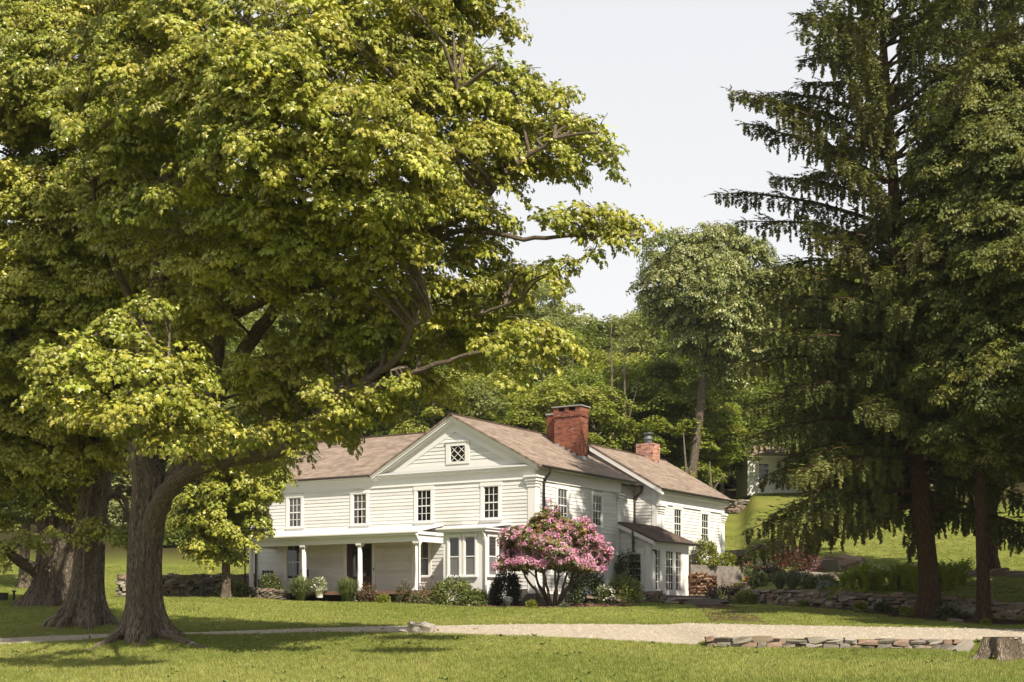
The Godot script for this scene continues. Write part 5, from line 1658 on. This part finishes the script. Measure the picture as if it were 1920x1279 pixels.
	meta(part("retaining_wall", cw.mesh(), M.concrete, self), "grey concrete retaining wall behind the patio", "wall")
	var pt := MB.new()
	pt.prism([Vector3(6.7, 2.68, -66.3), Vector3(6.6, 2.68, -68.3), Vector3(8.8, 2.68, -71.6), Vector3(13.0, 2.68, -75.8), Vector3(12.4, 2.68, -70), Vector3(9.1, 2.68, -66.6)], Vector3(0, -0.6, 0))
	setting("patio", pt.mesh(), M.bluestone)
	var sb := thing("stone_step", "bluestone step leading up to the patio", "step", onp(1280, 66.0))
	rock("slab", sb, Vector3(0, 0.02, 0), Vector3(2.3, 0.3, 0.7), 0.1, 0.02)
	for q in [[1300, 62.4, 2.4, 0.22, "long flat stone slab set in the lawn before the patio"], [1322, 61.4, 2.0, 0.2, "lower flat stone slab nearest the drive path"], [1345, 62.6, 1.4, 0.2, "short flat stone slab right of the long one"]]:
		var p := onp(q[0], q[1])
		var t := thing("flagstone", q[4], "flagstone", p)
		rock("slab", t, Vector3(0, 0.1, 0), Vector3(q[2], q[3], 0.8), 0.12, 0.03)
		rock("slab", t, Vector3(-0.2, 0.0, 0.15), Vector3(q[2] * 0.9, q[3], 0.8), 0.05, 0.03)
	# worn earth path between slabs and drive
	var pa := MB.new()
	for k in 10:
		var s0 := k / 10.0
		var s1 := (k + 1) / 10.0
		for j in 4:
			var e0 := j / 4.0
			var e1 := (j + 1) / 4.0
			var pq := func(s, e): 
				var uu: float = lerpf(1330, 1395, s) + (e - 0.5) * lerpf(60, 110, s)
				return onp(uu, lerpf(60.5, 46.0, s)) + Vector3(0, 0.014, 0)
			pa.quad(pq.call(s0, e0), pq.call(s1, e0), pq.call(s1, e1), pq.call(s0, e1))
	setting("worn_path", pa.mesh(), M.mulch)
	# log pile, chair, table
	rng.seed = 3300
	var lp := thing("log_pile", "stack of split firewood against the concrete wall", "log pile", Vector3(9.65, 2.68, -71.4))
	for k in 62:
		var row := k / 7
		var col := k % 7
		if row == 8 and col > 3: continue
		var st := newst()
		var l := rf(0.38, 0.48)
		var r := rf(0.06, 0.085)
		tube(st, [Vector3(0, 0, l * 0.5), Vector3(0, 0, -l * 0.5)], [r, r], 6, 0.4, k)
		part("log", smooth_mesh(st), M.logend if rng.randf() < 0.5 else M.logbark, lp, Transform3D(Basis(Vector3.UP, rf(0.7, 1.7)) * Basis(Vector3.RIGHT, rf(-0.06, 0.06)), Vector3((col - 3) * 0.165 + rf(-0.03, 0.03), 0.09 + row * 0.135, rf(-0.05, 0.05))))
	cafe_chair(Vector3(10.75, 2.68, -70.4), 0.6, "dark slatted garden chair in front of the log pile")
	var tb := thing("cafe_table", "small folding garden table before the concrete wall", "table", Vector3(11.75, 2.68, -71.0))
	part("table_top", joined([[Vector3(-0.75, 0.7, -0.35), Vector3(0.75, 0.735, 0.35)]]), M.plank, tb)
	for s in [-1.0, 1.0]:
		for z in [-0.28, 0.28]:
			var st := newst()
			tube(st, [Vector3(-0.45 * s, 0.0, z), Vector3(0.4 * s, 0.7, z)], [0.015, 0.015], 6)
			part("leg", smooth_mesh(st), M.black, tb)
	var tp := pot("flower_pot", "terracotta pot with a tall pink flower on the garden table", Vector3(11.85, 3.415, -71.0), 0.16, 0.28, M.terracotta)
	part("foliage", leafy(260, 0.45, 0.6, 0.45, 0.12, 0.25, GREEN, 0.0, 0.3, 3), M.leaf, tp, Transform3D(Basis(), Vector3(0, 0.25, 0)))
	part("blossoms", leafy(160, 0.8, 0.6, 0.8, 0.07, 0.4, [Color(0.3, 0.12, 0.15), Color(0.22, 0.1, 0.11)], 0.0, 0.5, 4), M.petal, tp, Transform3D(Basis(), Vector3(-0.1, 0.85, 0)))
	part("stems", stems(7, 0.7, 1.2, 0.7, 0.008), M.darkbark, tp, Transform3D(Basis(), Vector3(0, 0.25, 0)))
	var tp2 := pot("flower_pot", "terracotta pot of lavender standing on the terrace edge", Vector3(12.35, 3.62, -69.5), 0.36, 0.5, M.terracotta)
	part("foliage", leafy(700, 1.1, 0.6, 0.9, 0.13, 0.12, [Color(0.1, 0.11, 0.07), Color(0.13, 0.12, 0.12)], 0.0, 0.3, 4), M.leaf, tp2, Transform3D(Basis(), Vector3(0, 0.42, 0)))
	var ped := thing("rock_ledge", "pale rock ledge carrying the lavender pot", "rock", Vector3(12.35, 2.9, -69.6))
	rock("stone", ped, Vector3(0, 0.2, 0), Vector3(1.3, 1.1, 1.0), 0.3)
	rock("stone", ped, Vector3(-0.6, -0.2, 0.5), Vector3(0.9, 0.8, 0.7), 0.9)
	shrub("white_flower_shrub", "small white flowers under the garden table", Vector3(11.6, 2.68, -69.6), 0.7, 0.5, 300, 0.08, 0.4, [Color(0.6, 0.6, 0.52), Color(0.12, 0.15, 0.04)])
	shrub("white_flower_shrub", "pale flowering plant right of the garden table", Vector3(12.6, 2.6, -70.2), 0.7, 0.9, 400, 0.09, 0.35, [Color(0.4, 0.4, 0.28), Color(0.13, 0.16, 0.03)])
	shrub("dark_shrub", "low dark red shrub left of the lime bush at the patio", onp(1355, 63.0), 1.9, 0.85, 2600, 0.085, 0.33, [Color(0.055, 0.022, 0.016), Color(0.04, 0.03, 0.015), Color(0.07, 0.028, 0.018)])
	shrub("round_bush", "lime green round bush in front of the patio", onp(1395, 61.2), 1.15, 0.66, 2800, 0.075, 0.32, LIME)
	shrub("hosta", "pale green leaf rosette by the patio's right end", onp(1422, 63.6), 0.9, 0.75, 260, 0.22, 0.3, [Color(0.2, 0.24, 0.08)], "plant")
	# the terrace wall on the right and what grows about it
	rng.seed = 3400
	var path := []
	for q in [[10.3, 62.2], [11.6, 59.8], [12.9, 57.3], [15.4, 55.2], [17.0, 52.9], [18.4, 50.7], [19.6, 48.6]]:
		var p := on(q[0], -q[1] + 0.25)
		p.y = ground(q[0], -q[1] + 0.6)
		path.append(p)
	stone_wall("stone_wall", "long dark dry stone wall below the ferns", path, 0.66, 0.13, 0.25, 0.6, 0.4, true)
	for k in 46:
		var u := rf(1555, 1725) if k < 38 else rf(1760, 1810)
		var dd := 56.2 + rf(0.3, 3.2)
		if u > 1690: dd = 55.2 + rf(0.3, 3)
		fern(onp(u, dd), rf(0.95, 1.4), 11)
	for k in [[1462, 60.6], [1486, 60.0]]:
		grass_clump("ornamental_grass", "silvery grass clump above the dark stone wall, %s of two" % ("left" if k[0] < 1470 else "right"), onp(k[0], k[1]), 0.85, 0.8, 700, [Color(0.16, 0.18, 0.1), Color(0.12, 0.14, 0.06)])
	shrub("leafy_shrub", "low green cushion plant left of the ferns", onp(1535, 60.0), 1.7, 0.6, 2400, 0.09, 0.3, GREEN)
	shrub("leafy_shrub", "small green plant behind the silvery grasses", onp(1500, 62.0), 1.5, 0.7, 1800, 0.09, 0.3, GREEN)
	shrub("flower_clump", "pale blue flower clump at the wall's edge", onp(1548, 57.9), 0.9, 0.55, 900, 0.08, 0.3, [Color(0.3, 0.33, 0.42), Color(0.12, 0.15, 0.06), Color(0.14, 0.16, 0.08)], "plant")
	shrub("red_maple", "red leaved japanese maple beneath the spruce branches", onp(1492, 68.0), 3.2, 1.9, 3600, 0.11, 0.28, [Color(0.1, 0.026, 0.022), Color(0.16, 0.035, 0.03), Color(0.06, 0.025, 0.02)], "tree", 6)
	shrub("dark_shrub", "low dark burgundy shrub right of the ell's far corner", onp(1395, 74.0), 2.6, 0.95, 2400, 0.1, 0.3, [Color(0.06, 0.022, 0.018), Color(0.04, 0.03, 0.016)])
	shrub("dark_shrub", "dark brown shrub behind the lavender pot", onp(1442, 66.0), 1.6, 0.9, 1800, 0.1, 0.3, [Color(0.06, 0.035, 0.02), Color(0.05, 0.04, 0.02)])
	for q in [[1506, 57.9, 0.55, 0.3, "first"], [1613, 54.6, 0.62, 0.42, "second"], [1700, 52.6, 0.6, 0.38, "third"], [1848, 47.6, 0.42, 0.3, "fourth"]]:
		ball("small green ball shrub in the mulch below the dark wall, %s from the patio" % q[4], onp(q[0], q[1]), q[2], q[3], LIME, 1500)
	shrub("dark_shrub", "dark low plant between the second and third ball shrubs", onp(1655, 53.6), 0.9, 0.4, 900, 0.1, 0.3, [Color(0.05, 0.065, 0.02)])
	shrub("dark_shrub", "dark low plant right of the spruce's foot", onp(1775, 51.5), 1.2, 0.45, 1000, 0.1, 0.3, [Color(0.055, 0.07, 0.02)])
	for q in [[1545, 70.0, 1.5, 0.7, "broad pale boulder right of the red leaved tree"], [1585, 71.0, 1.9, 0.8, "long grey boulder above the ferns"], [1520, 66.5, 1.7, 0.3, "flat tan ledge stone above the cushion plants"], [1480, 65.0, 1.3, 0.35, "flat stone beside the dark brown shrub"], [1560, 65.0, 2.0, 0.3, "long flat pale stone under the spruce boughs"], [1795, 60.5, 0.9, 0.35, "rough stone behind the spruce trunk"], [1820, 61.0, 0.8, 0.3, "pale stone between spruce and dark tree trunks"], [1872, 60.0, 0.95, 0.35, "grey stone in the grass right of the slim dark trunk"], [1905, 59.0, 0.8, 0.3, "stone at the right edge behind the dark tree"], [1790, 49.8, 0.5, 0.15, "small flat stone in the mulch by the spruce"], [1395, 84.0, 2.2, 0.3, "pale flat rock in the lawn beyond the ell"], [1440, 80.0, 2.0, 0.4, "pale rock slab under the spruce's lowest boughs"]]:
		var p := onp(q[0], q[1])
		var t := thing("boulder", q[4], "rock", p)
		rock("stone", t, Vector3(0, q[3] * 0.2, 0), Vector3(q[2], q[3] * 1.3, q[2] * 0.45), rf(-0.4, 0.4))

func cafe_chair(p: Vector3, turn: float, label: String, m: Material = null) -> void:
	var t := thing("garden_chair", label, "chair", p, turn)
	var mm: Material = M.plank if m == null else m
	for x in [-0.2, 0.2]:
		part("leg", joined([[Vector3(x - 0.018, 0, 0.17), Vector3(x + 0.018, 0.44, 0.2)]]), mm, t)
		part("leg", joined([[Vector3(x - 0.018, 0, -0.2), Vector3(x + 0.018, 0.95, -0.17)]]), mm, t)
	for k in 4: part("seat_slat", joined([[Vector3(-0.22, 0.44, -0.18 + k * 0.1), Vector3(0.22, 0.46, -0.1 + k * 0.1)]]), mm, t)
	for k in 3: part("back_slat", joined([[Vector3(-0.22, 0.58 + k * 0.13, -0.195), Vector3(0.22, 0.67 + k * 0.13, -0.175)]]), mm, t)

func rocking_chair(p: Vector3, turn: float, label: String) -> void:
	var t := thing("rocking_chair", label, "chair", p, turn)
	for x in [-0.26, 0.26]:
		var st := newst()
		tube(st, [Vector3(x, 0.08, -0.42), Vector3(x, 0.02, 0), Vector3(x, 0.08, 0.42)], [0.02, 0.02, 0.02], 6)
		part("rocker", smooth_mesh(st), M.black, t)
		part("leg", joined([[Vector3(x - 0.02, 0.05, 0.2), Vector3(x + 0.02, 0.62, 0.24)]]), M.black, t)
		part("back_post", joined([[Vector3(x - 0.022, 0.05, -0.26), Vector3(x + 0.022, 1.12, -0.22)]]), M.black, t)
		part("armrest", joined([[Vector3(x - 0.04, 0.62, -0.22), Vector3(x + 0.04, 0.645, 0.3)]]), M.black, t)
	part("seat", joined([[Vector3(-0.26, 0.4, -0.22), Vector3(0.26, 0.44, 0.24)]]), M.black, t)
	part("top_rail", joined([[Vector3(-0.26, 1.0, -0.255), Vector3(0.26, 1.1, -0.225)]]), M.black, t)
	for k in 6: part("spindle", joined([[Vector3(-0.2 + k * 0.08 - 0.014, 0.44, -0.25), Vector3(-0.2 + k * 0.08 + 0.014, 1.0, -0.23)]]), M.black, t)

const BED := [[11.2, 59.6], [11.8, 57.6], [12.8, 54.8], [14.2, 51.4], [16.4, 48.6], [19.0, 46.8], [26.0, 45.8]]

# ---------------------------------------------------------------- ground sheets, grass, small things
func build_ground() -> void:
	var xs := []
	var ds := []
	var x := -170.0
	while x < 170.0:
		xs.append(x)
		x += 0.5 if absf(x) < 30 else (2.0 if absf(x) < 60 else 8.0)
	var d := -60.0
	while d < 330.0:
		ds.append(d)
		d += 6.0 if d < 18 else (0.45 if d < 95 else (2.0 if d < 140 else 8.0))
	for e in [38.1, 38.3, 38.5]: ds.append(e)
	ds.sort()
	var st := newst()
	var nx := xs.size()
	for dd in ds:
		for xx in xs:
			var p := on(xx, -dd)
			var patch := noise.get_noise_2d(xx * 7.0, dd * 7.0)
			var fine := noise.get_noise_2d(xx * 40.0 + 90, dd * 40.0)
			var c := Color(0.155, 0.185, 0.035).lerp(Color(0.205, 0.215, 0.055), clampf(0.5 + patch * 1.4, 0, 1)) * (1.0 + 0.3 * fine)
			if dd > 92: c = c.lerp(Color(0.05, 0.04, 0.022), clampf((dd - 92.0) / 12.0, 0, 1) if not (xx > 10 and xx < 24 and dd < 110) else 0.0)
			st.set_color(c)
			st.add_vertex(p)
	for j in ds.size() - 1:
		for i in nx - 1:
			var a := j * nx + i
			for q in [a, a + nx, a + nx + 1, a, a + nx + 1, a + 1]: st.add_index(q)
	st.generate_normals()
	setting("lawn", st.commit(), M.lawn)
	# gravel drive
	var dm := newst()
	var n := 14
	var cols := 0
	x = -40.0
	while x <= 45.0:
		var a := table(DRIVE_FRONT, x) + 0.3 * noise.get_noise_2d(x * 30.0, 3.0) * sm(6.0, 3.0, x)
		var b := table(DRIVE_BACK, x) + 0.3 * noise.get_noise_2d(x * 18.0, 9.0)
		for k in n + 1:
			var p := on(x, -lerpf(a, b, float(k) / n))
			dm.add_vertex(p + Vector3(0, 0.03 - (0.045 if k == 0 or k == n else 0.0), 0))
		cols += 1
		x += 0.35
	for i in cols - 1:
		for k in n:
			var a := i * (n + 1) + k
			for q in [a, a + 1, a + n + 2, a, a + n + 2, a + n + 1]: dm.add_index(q)
	dm.generate_normals()
	setting("gravel_drive", dm.commit(), M.gravel)
	# loose stones on the gravel
	rng.seed = 4001
	var px := []
	var pc := PackedColorArray()
	var peb := MB.new()
	for q in [[Vector3(1, 0, 0), Vector3(0, 0, 1)], [Vector3(0, 0, 1), Vector3(-1, 0, 0)], [Vector3(-1, 0, 0), Vector3(0, 0, -1)], [Vector3(0, 0, -1), Vector3(1, 0, 0)]]: peb.tri(q[0], Vector3(0.1, 0.8, 0), q[1])
	for k in 14000:
		x = rf(-17, 17)
		var dd := rf(38.6, 46)
		if not on_drive(x, dd, 0.05): continue
		var p := on(x, -dd) + Vector3(0, 0.028, 0)
		px.append(Transform3D(Basis(Vector3.UP, rng.randf() * TAU) * Basis.from_scale(Vector3(1, rf(0.5, 1), rf(0.6, 1)) * rf(0.008, 0.03)), p))
		pc.append(Color(0.5, 0.44, 0.36) * rf(0.35, 1.2))
	meta(multi("gravel", peb.mesh(), M.brick, self, px, pc), "loose pale gravel on the drive", "gravel", "", "stuff")

func tuft(n: int, w: float, hh: float, blade: float) -> ArrayMesh:
	var m := MB.new()
	for k in n:
		var a := rng.randf() * TAU
		var o := Vector3(rf(-1, 1), 0, rf(-1, 1)) * w
		var rad := Vector3(cos(a), 0, sin(a))
		var side := Vector3(-rad.z, 0, rad.x) * blade * rf(0.7, 1.3)
		var h := hh * rf(0.55, 1.2)
		var lean := rad * h * rf(0.1, 0.8)
		var c := Color(1, 1, 1) * rf(0.75, 1.25)
		m.quad(o - side, o + lean * 0.4 + Vector3.UP * h * 0.6 - side * 0.8, o + lean * 0.4 + Vector3.UP * h * 0.6 + side * 0.8, o + side, c)
		m.tri(o + lean * 0.4 + Vector3.UP * h * 0.6 - side * 0.8, o + lean + Vector3.UP * h, o + lean * 0.4 + Vector3.UP * h * 0.6 + side * 0.8, c)
	return m.mesh()

func in_bed(x: float, d: float) -> bool:
	if x > 11.2 and d > table(BED, x) and d < table(TERRACE, x): return true
	var c := onp(1010, 60.2)
	if pow((x - c.x) / 4.2, 2) + pow((-d - c.z) / 2.9, 2) < 1: return true
	return false

func build_grass() -> void:
	rng.seed = 5001
	var near := tuft(14, 0.07, 0.1, 0.004)
	var far := tuft(14, 0.14, 0.085, 0.008)
	for pass_ in 2:
		var xf := []
		var cols := PackedColorArray()
		var want := 95000 if pass_ == 0 else 75000
		while want > 0:
			want -= 1
			var d := sqrt(rf(25.0 * 25.0, 47.0 * 47.0)) if pass_ == 0 else sqrt(rf(46.0 * 46.0, 92.0 * 92.0))
			var x := rf(-0.385, 0.385) * d
			if on_drive(x, d, 0.0) and rng.randf() > 0.002: continue
			if in_bed(x, d): continue
			if absf(d - 38.4) < 0.22 and x > 5.2 and x < 12.3: continue
			if Vector2(x + 10.15, d - 39.0).length() < 0.8 or Vector2(x + 13.75, d - 45.0).length() < 0.9: continue
			var p := on(x, -d)
			if pass_ == 1 and inside_house(p, 0.6): continue
			if pass_ == 1 and d > 57 and x > 6.5 and x < 13 and d < 78: continue
			var s := rf(0.6, 1.2) * (1.15 if d < 36 else 0.8)
			xf.append(Transform3D(Basis(Vector3.UP, rng.randf() * TAU) * Basis.from_scale(Vector3(1.0, s, 1.0)), p - Vector3(0, 0.01, 0)))
			var patch := clampf(0.5 + 1.5 * noise.get_noise_2d(x * 9.0, d * 9.0) + rf(-0.3, 0.3), 0, 1)
			var c := Color(0.19, 0.225, 0.042).lerp(Color(0.265, 0.28, 0.068), patch) * rf(0.8, 1.2)
			if rng.randf() < 0.03: c = Color(0.36, 0.3, 0.13)
			cols.append(c)
		meta(multi("grass", near if pass_ == 0 else far, M.grass, self, xf, cols), "long sunlit grass in the foreground" if pass_ == 0 else "mown lawn grass between drive and house", "grass", "", "stuff")
	# broad-leaved weeds and last year's leaves
	var wm := MB.new()
	for k in 9:
		var a := TAU * k / 9.0
		var xd := Vector3(cos(a), rf(0.15, 0.7), sin(a)).normalized()
		var zd := xd.cross(Vector3.UP).normalized()
		plain_leaf(wm, Vector3.ZERO, xd, zd.cross(xd) * -1.0, zd, rf(0.07, 0.13), 0.3, Color(1, 1, 1) * rf(0.75, 1.2))
	var wx := []
	var wc := PackedColorArray()
	for k in 500:
		var d := sqrt(rf(26.0 * 26.0, 41.0 * 41.0))
		var x := rf(-0.38, 0.38) * d
		if noise.get_noise_2d(x * 16.0 + 400, d * 16.0) < 0.06 and rng.randf() > 0.12: continue
		if on_drive(x, d, -0.1) or in_bed(x, d): continue
		wx.append(Transform3D(Basis(Vector3.UP, rng.randf() * TAU) * Basis.from_scale(Vector3.ONE * rf(0.6, 1.4)), on(x, -d) + Vector3(0, 0.02, 0)))
		wc.append(Color(0.14, 0.2, 0.05) * rf(0.8, 1.2))
	meta(multi("weeds", wm.mesh(), M.grass, self, wx, wc), "dark clover and plantain patches in the lawn", "weeds", "", "stuff")
	var ll := MB.new()
	plain_leaf(ll, Vector3.ZERO, Vector3.RIGHT, Vector3.UP, Vector3.BACK, 0.09, 0.4, Color(1, 1, 1))
	var lx := []
	var lc := PackedColorArray()
	for k in 900:
		var a := rng.randf() * TAU
		var rr := sqrt(rng.randf()) * 9.0
		var x := -9.0 + cos(a) * rr
		var d := 39.0 + sin(a) * rr
		lx.append(Transform3D(Basis(Vector3.UP, rng.randf() * TAU) * Basis(Vector3.RIGHT, rf(-0.6, 0.6)) * Basis.from_scale(Vector3.ONE * rf(0.6, 1.3)), on(x, -d) + Vector3(0, rf(0.04, 0.09), 0)))
		lc.append(Color(0.3, 0.19, 0.08) * rf(0.5, 1.3))
	meta(multi("fallen_leaves", ll.mesh(), M.grass, self, lx, lc), "dry brown leaves scattered under the maples", "leaves", "", "stuff")
	# dandelion specks
	var fx := []
	var fc := PackedColorArray()
	var fm := MB.new()
	for k in 6:
		var a := TAU * k / 6.0
		fm.tri(Vector3.ZERO, Vector3(cos(a), 0.4, sin(a)), Vector3(cos(a + 1.05), 0.4, sin(a + 1.05)))
	for k in 160:
		var d := rf(27, 37)
		var x := rf(-0.37, 0.37) * d
		fx.append(Transform3D(Basis.from_scale(Vector3.ONE * rf(0.012, 0.02)), on(x, -d) + Vector3(0, rf(0.07, 0.11), 0)))
		fc.append(Color(0.7, 0.5, 0.03) if rng.randf() < 0.85 else Color(0.6, 0.6, 0.55))
	meta(multi("wildflowers", fm.mesh(), M.petal, self, fx, fc), "tiny yellow flowers scattered in the foreground grass", "flowers", "", "stuff")

func build_things() -> void:
	rng.seed = 6001
	# retaining wall along the drive
	var path := []
	for q in [[5.25, 38.25], [6.6, 38.3], [8.2, 38.34], [9.8, 38.34], [12.3, 38.3]]:
		var p := on(q[0], -38.05)
		p.z = -q[1]
		path.append(p)
	stone_wall("stone_wall", "low dry stone wall holding up the gravel drive beside the stump", path, 0.31, 0.145, 0.2, 0.5, 0.36, true)
	var leaner := thing("boulder", "flat slanting stone leaning at the wall's end near the stump", "rock", on(12.05, -37.75))
	part("stone", rocks[2], M.stones[3], leaner, Transform3D(Basis(Vector3.UP, 0.3) * Basis(Vector3.BACK, 0.5) * Basis.from_scale(Vector3(0.6, 0.26, 0.3)), Vector3(0, 0.1, 0)))
	stone_wall("stone_wall", "short run of stone wall right of the stump", [on(12.9, -37.6), on(14.2, -37.6)], 0.3, 0.12, 0.22, 0.5, 0.34)
	# stump
	var sp := on(12.3, -35.4)
	var t := thing("tree_stump", "weathered sawn tree stump at the end of the drive wall", "stump", sp)
	part("stump_body", flare(Vector3.ZERO, 0.37, [Vector3(0, 0.15, 0), Vector3(-0.02, 0.35, 0), Vector3(0, 0.6, 0)], [0.36, 0.36, 0.37], 72, 4, 1.2, 0.14), M.stumpwood, t)
	var top := newst()
	tube(top, [Vector3(0, 0.56, 0), Vector3(0, 0.585, 0)], [0.37, 0.36], 40, 0.1, 5.0)
	part("cut_face", smooth_mesh(top), mat(lin(0.34, 0.27, 0.22), 0.95), t)
	var root := newst()
	var rb := bend([Vector3(-0.3, 0.3, 0.1), Vector3(-0.5, 0.12, 0.2), Vector3(-0.75, -0.05, 0.3)], [0.14, 0.11, 0.05], 4)
	tube(root, rb[0], rb[1], 10, 0.3, 3.0)
	part("root", smooth_mesh(root), M.stumpwood, t)
	shrub("ivy_sprig", "small green weed growing against the stump", on(12.0, -34.95), 0.35, 0.32, 120, 0.06, 0.4, GREEN, "weed")
	# boulder by the drive
	var bp := onp(786, 42.0)
	t = thing("boulder", "pale weathered boulder at the edge of the gravel drive", "rock", bp)
	for q in [[0, Vector3(0.0, 0.1, 0), Vector3(0.7, 0.36, 0.5), 0.3, -0.25], [4, Vector3(0.2, 0.12, 0.06), Vector3(0.5, 0.3, 0.45), 1.2, 0.2], [3, Vector3(-0.36, 0.03, 0.05), Vector3(0.42, 0.22, 0.36), 0.8, 0.3]]:
		part("stone", rocks[q[0]], M.stones[3], t, Transform3D(Basis(Vector3.UP, q[3]) * Basis(Vector3.BACK, q[4]) * Basis(Vector3.RIGHT, 0.2) * Basis.from_scale(q[2]), q[1]))
	# long wall on the left of the house
	var lw := []
	for q in [[222, 66.0], [300, 66.6], [380, 67.6], [440, 68.6], [472, 69.4]]: lw.append(onp(q[0], q[1]))
	stone_wall("stone_wall", "long dry stone wall on the lawn left of the porch", lw, 1.0, 0.15, 0.17, 0.36, 0.5)
	var pale := thing("boulder", "pale upright stone at the wall's right end", "rock", onp(446, 67.9))
	rock("stone", pale, Vector3(0, 0.6, 0), Vector3(0.6, 0.9, 0.4), 0.2)
	# porch chairs
	rocking_chair(hw(-14.95, 0.46, 0.75), atan2(-OX.z, OX.x) + 0.3, "black rocking chair at the left end of the porch")
	rocking_chair(hw(-12.75, 0.46, 0.7), atan2(-OX.z, OX.x) - 0.2, "black rocking chair behind the second porch column")
	# stake and box under the left trees
	var sk := onp(26, 61.0)
	t = thing("lamp_stake", "short black stake by the dark box at the far left", "stake", sk)
	part("post", joined([[Vector3(-0.04, 0, -0.04), Vector3(0.04, 0.42, 0.04)]]), M.black, t)
	part("cap", joined([[Vector3(-0.07, 0.38, -0.07), Vector3(0.07, 0.44, 0.07)]]), M.black, t)
	t = thing("dark_box", "dark low box on the lawn at the left edge", "box", onp(4, 61.0))
	part("box_body", joined([[Vector3(-0.35, 0, -0.25), Vector3(0.17, 0.3, 0.25)]]), M.black, t)
	part("lid", joined([[Vector3(-0.37, 0.3, -0.27), Vector3(0.19, 0.34, 0.27)]]), M.black, t)
	var st0 := onp(168, 40.3)
	t = thing("marker_stake", "tiny dark stake beside the drive left of the near maple", "stake", st0)
	part("post", joined([[Vector3(-0.015, 0, -0.015), Vector3(0.015, 0.14, 0.015)], [Vector3(-0.025, 0.12, -0.02), Vector3(0.025, 0.15, 0.02)]]), M.black, t)
	# garden shed up the slope
	var gp := Vector3(17.5, ground(18.0, -105.0) - 0.15, -105.0)
	t = thing("garden_shed", "small white garden shed up the slope behind the spruce", "shed", gp, 0.12)
	part("wall", joined([[Vector3(0, 0, -3), Vector3(4.2, 3.1, 0)]]), M.white, t)
	for k in 14: part("board", joined([[Vector3(0.02 + k * 0.3, 0.0, 0.0), Vector3(0.3 + k * 0.3, 3.0, 0.02)]]), M.white, t)
	var gr := MB.new()
	gr.prism([Vector3(-0.25, 3.05, 0.3), Vector3(1.0, 3.9, -1.5), Vector3(3.2, 3.9, -1.5), Vector3(4.45, 3.05, 0.3)], Vector3(0, -0.1, 0))
	gr.prism([Vector3(-0.25, 3.05, 0.3), Vector3(-0.25, 3.05, -3.3), Vector3(1.0, 3.9, -1.5)], Vector3(0, -0.1, 0))
	part("roof", gr.mesh(), M.shingle, t)
	part("fascia", joined([[Vector3(-0.2, 2.85, 0.06), Vector3(4.4, 2.98, 0.26)]]), M.trim, t)
	var gd := holder("door", t)
	part("door_frame", joined([[Vector3(0.72, 0.1, 0.02), Vector3(0.85, 2.5, 0.07)], [Vector3(1.6, 0.1, 0.02), Vector3(1.73, 2.5, 0.07)], [Vector3(0.85, 2.37, 0.02), Vector3(1.6, 2.5, 0.071)], [Vector3(0.85, 0.1, 0.02), Vector3(1.6, 1.25, 0.05)]]), M.trim, gd)
	for i in 2:
		for j in 3: part("pane", joined([[Vector3(0.87 + i * 0.37, 1.27 + j * 0.37, 0.02), Vector3(1.21 + i * 0.37, 1.61 + j * 0.37, 0.03)]]), M.glass, gd)
	var arch := newst()
	var ap := []
	for k in 9: ap.append(Vector3(0.06 + 0.62 * (1.0 - cos(k / 8.0 * PI * 0.5)), 1.7 + 1.05 * sin(k / 8.0 * PI * 0.5), 0.05))
	tube(arch, ap, ap.map(func(_q): return 0.025), 6)
	part("arch_trim", smooth_mesh(arch), M.trim, t)
	# dark wall beside the shed
	stone_wall("stone_wall", "dark stone wall up the slope beside the white shed", [Vector3(15.4, ground(16.4, -103.5), -103.5), Vector3(17.4, ground(16.4, -103.5), -103.5)], 0.9, 0.2, 0.3, 0.7, 0.6)

# ---------------------------------------------------------------- everything
func _ready() -> void:
	# camera: level, with the lens shifted upwards
	var cam := Camera3D.new()
	cam.name = "camera"
	cam.projection = Camera3D.PROJECTION_FRUSTUM
	cam.near = 1.0
	cam.far = 900.0
	cam.size = 1279.0 / F
	cam.frustum_offset = Vector2(0, (HZ - 639.5) / F)
	cam.position = Vector3(0, EYE, 0)
	add_child(cam)
	cam.current = true
	# pale hazy sky
	var env := Environment.new()
	var sky := Sky.new()
	var sm_ := ProceduralSkyMaterial.new()
	sm_.sky_top_color = lin(0.435, 0.452, 0.485)
	sm_.sky_horizon_color = lin(0.645, 0.64, 0.63)
	sm_.sky_curve = 0.28
	sm_.ground_horizon_color = lin(0.3, 0.3, 0.22)
	sm_.ground_bottom_color = lin(0.15, 0.16, 0.08)
	sm_.sun_angle_max = 20.0
	sky.sky_material = sm_
	env.background_mode = Environment.BG_SKY
	env.sky = sky
	env.background_energy_multiplier = 1.0
	env.tonemap_mode = Environment.TONE_MAPPER_LINEAR
	env.tonemap_exposure = 1.68
	env.fog_enabled = true
	env.fog_density = 0.00012
	env.fog_light_color = Color(0.93, 0.94, 0.95)
	env.sdfgi_enabled = true
	env.ssao_enabled = true
	env.ssil_enabled = true
	var we := WorldEnvironment.new()
	we.environment = env
	add_child(we)
	var sun := DirectionalLight3D.new()
	sun.name = "sun"
	sun.light_energy = 1.6
	sun.light_color = Color(1.0, 0.955, 0.885)
	sun.light_angular_distance = 0.5
	sun.shadow_enabled = true
	add_child(sun)
	var travel := (-OX * 0.82 - OZ * 0.42 + Vector3(0, -1.0, 0)).normalized()
	sun.look_at_from_position(Vector3(0, 60, 0), Vector3(0, 60, 0) + travel, Vector3.UP)

	noise.seed = 3
	noise.frequency = 0.01
	noise.fractal_octaves = 3
	make_materials()
	make_rocks()
	build_ground()
	build_house()
	build_wood()
	build_maples()
	build_right_trees()
	build_things()
	build_garden()
	build_grass()
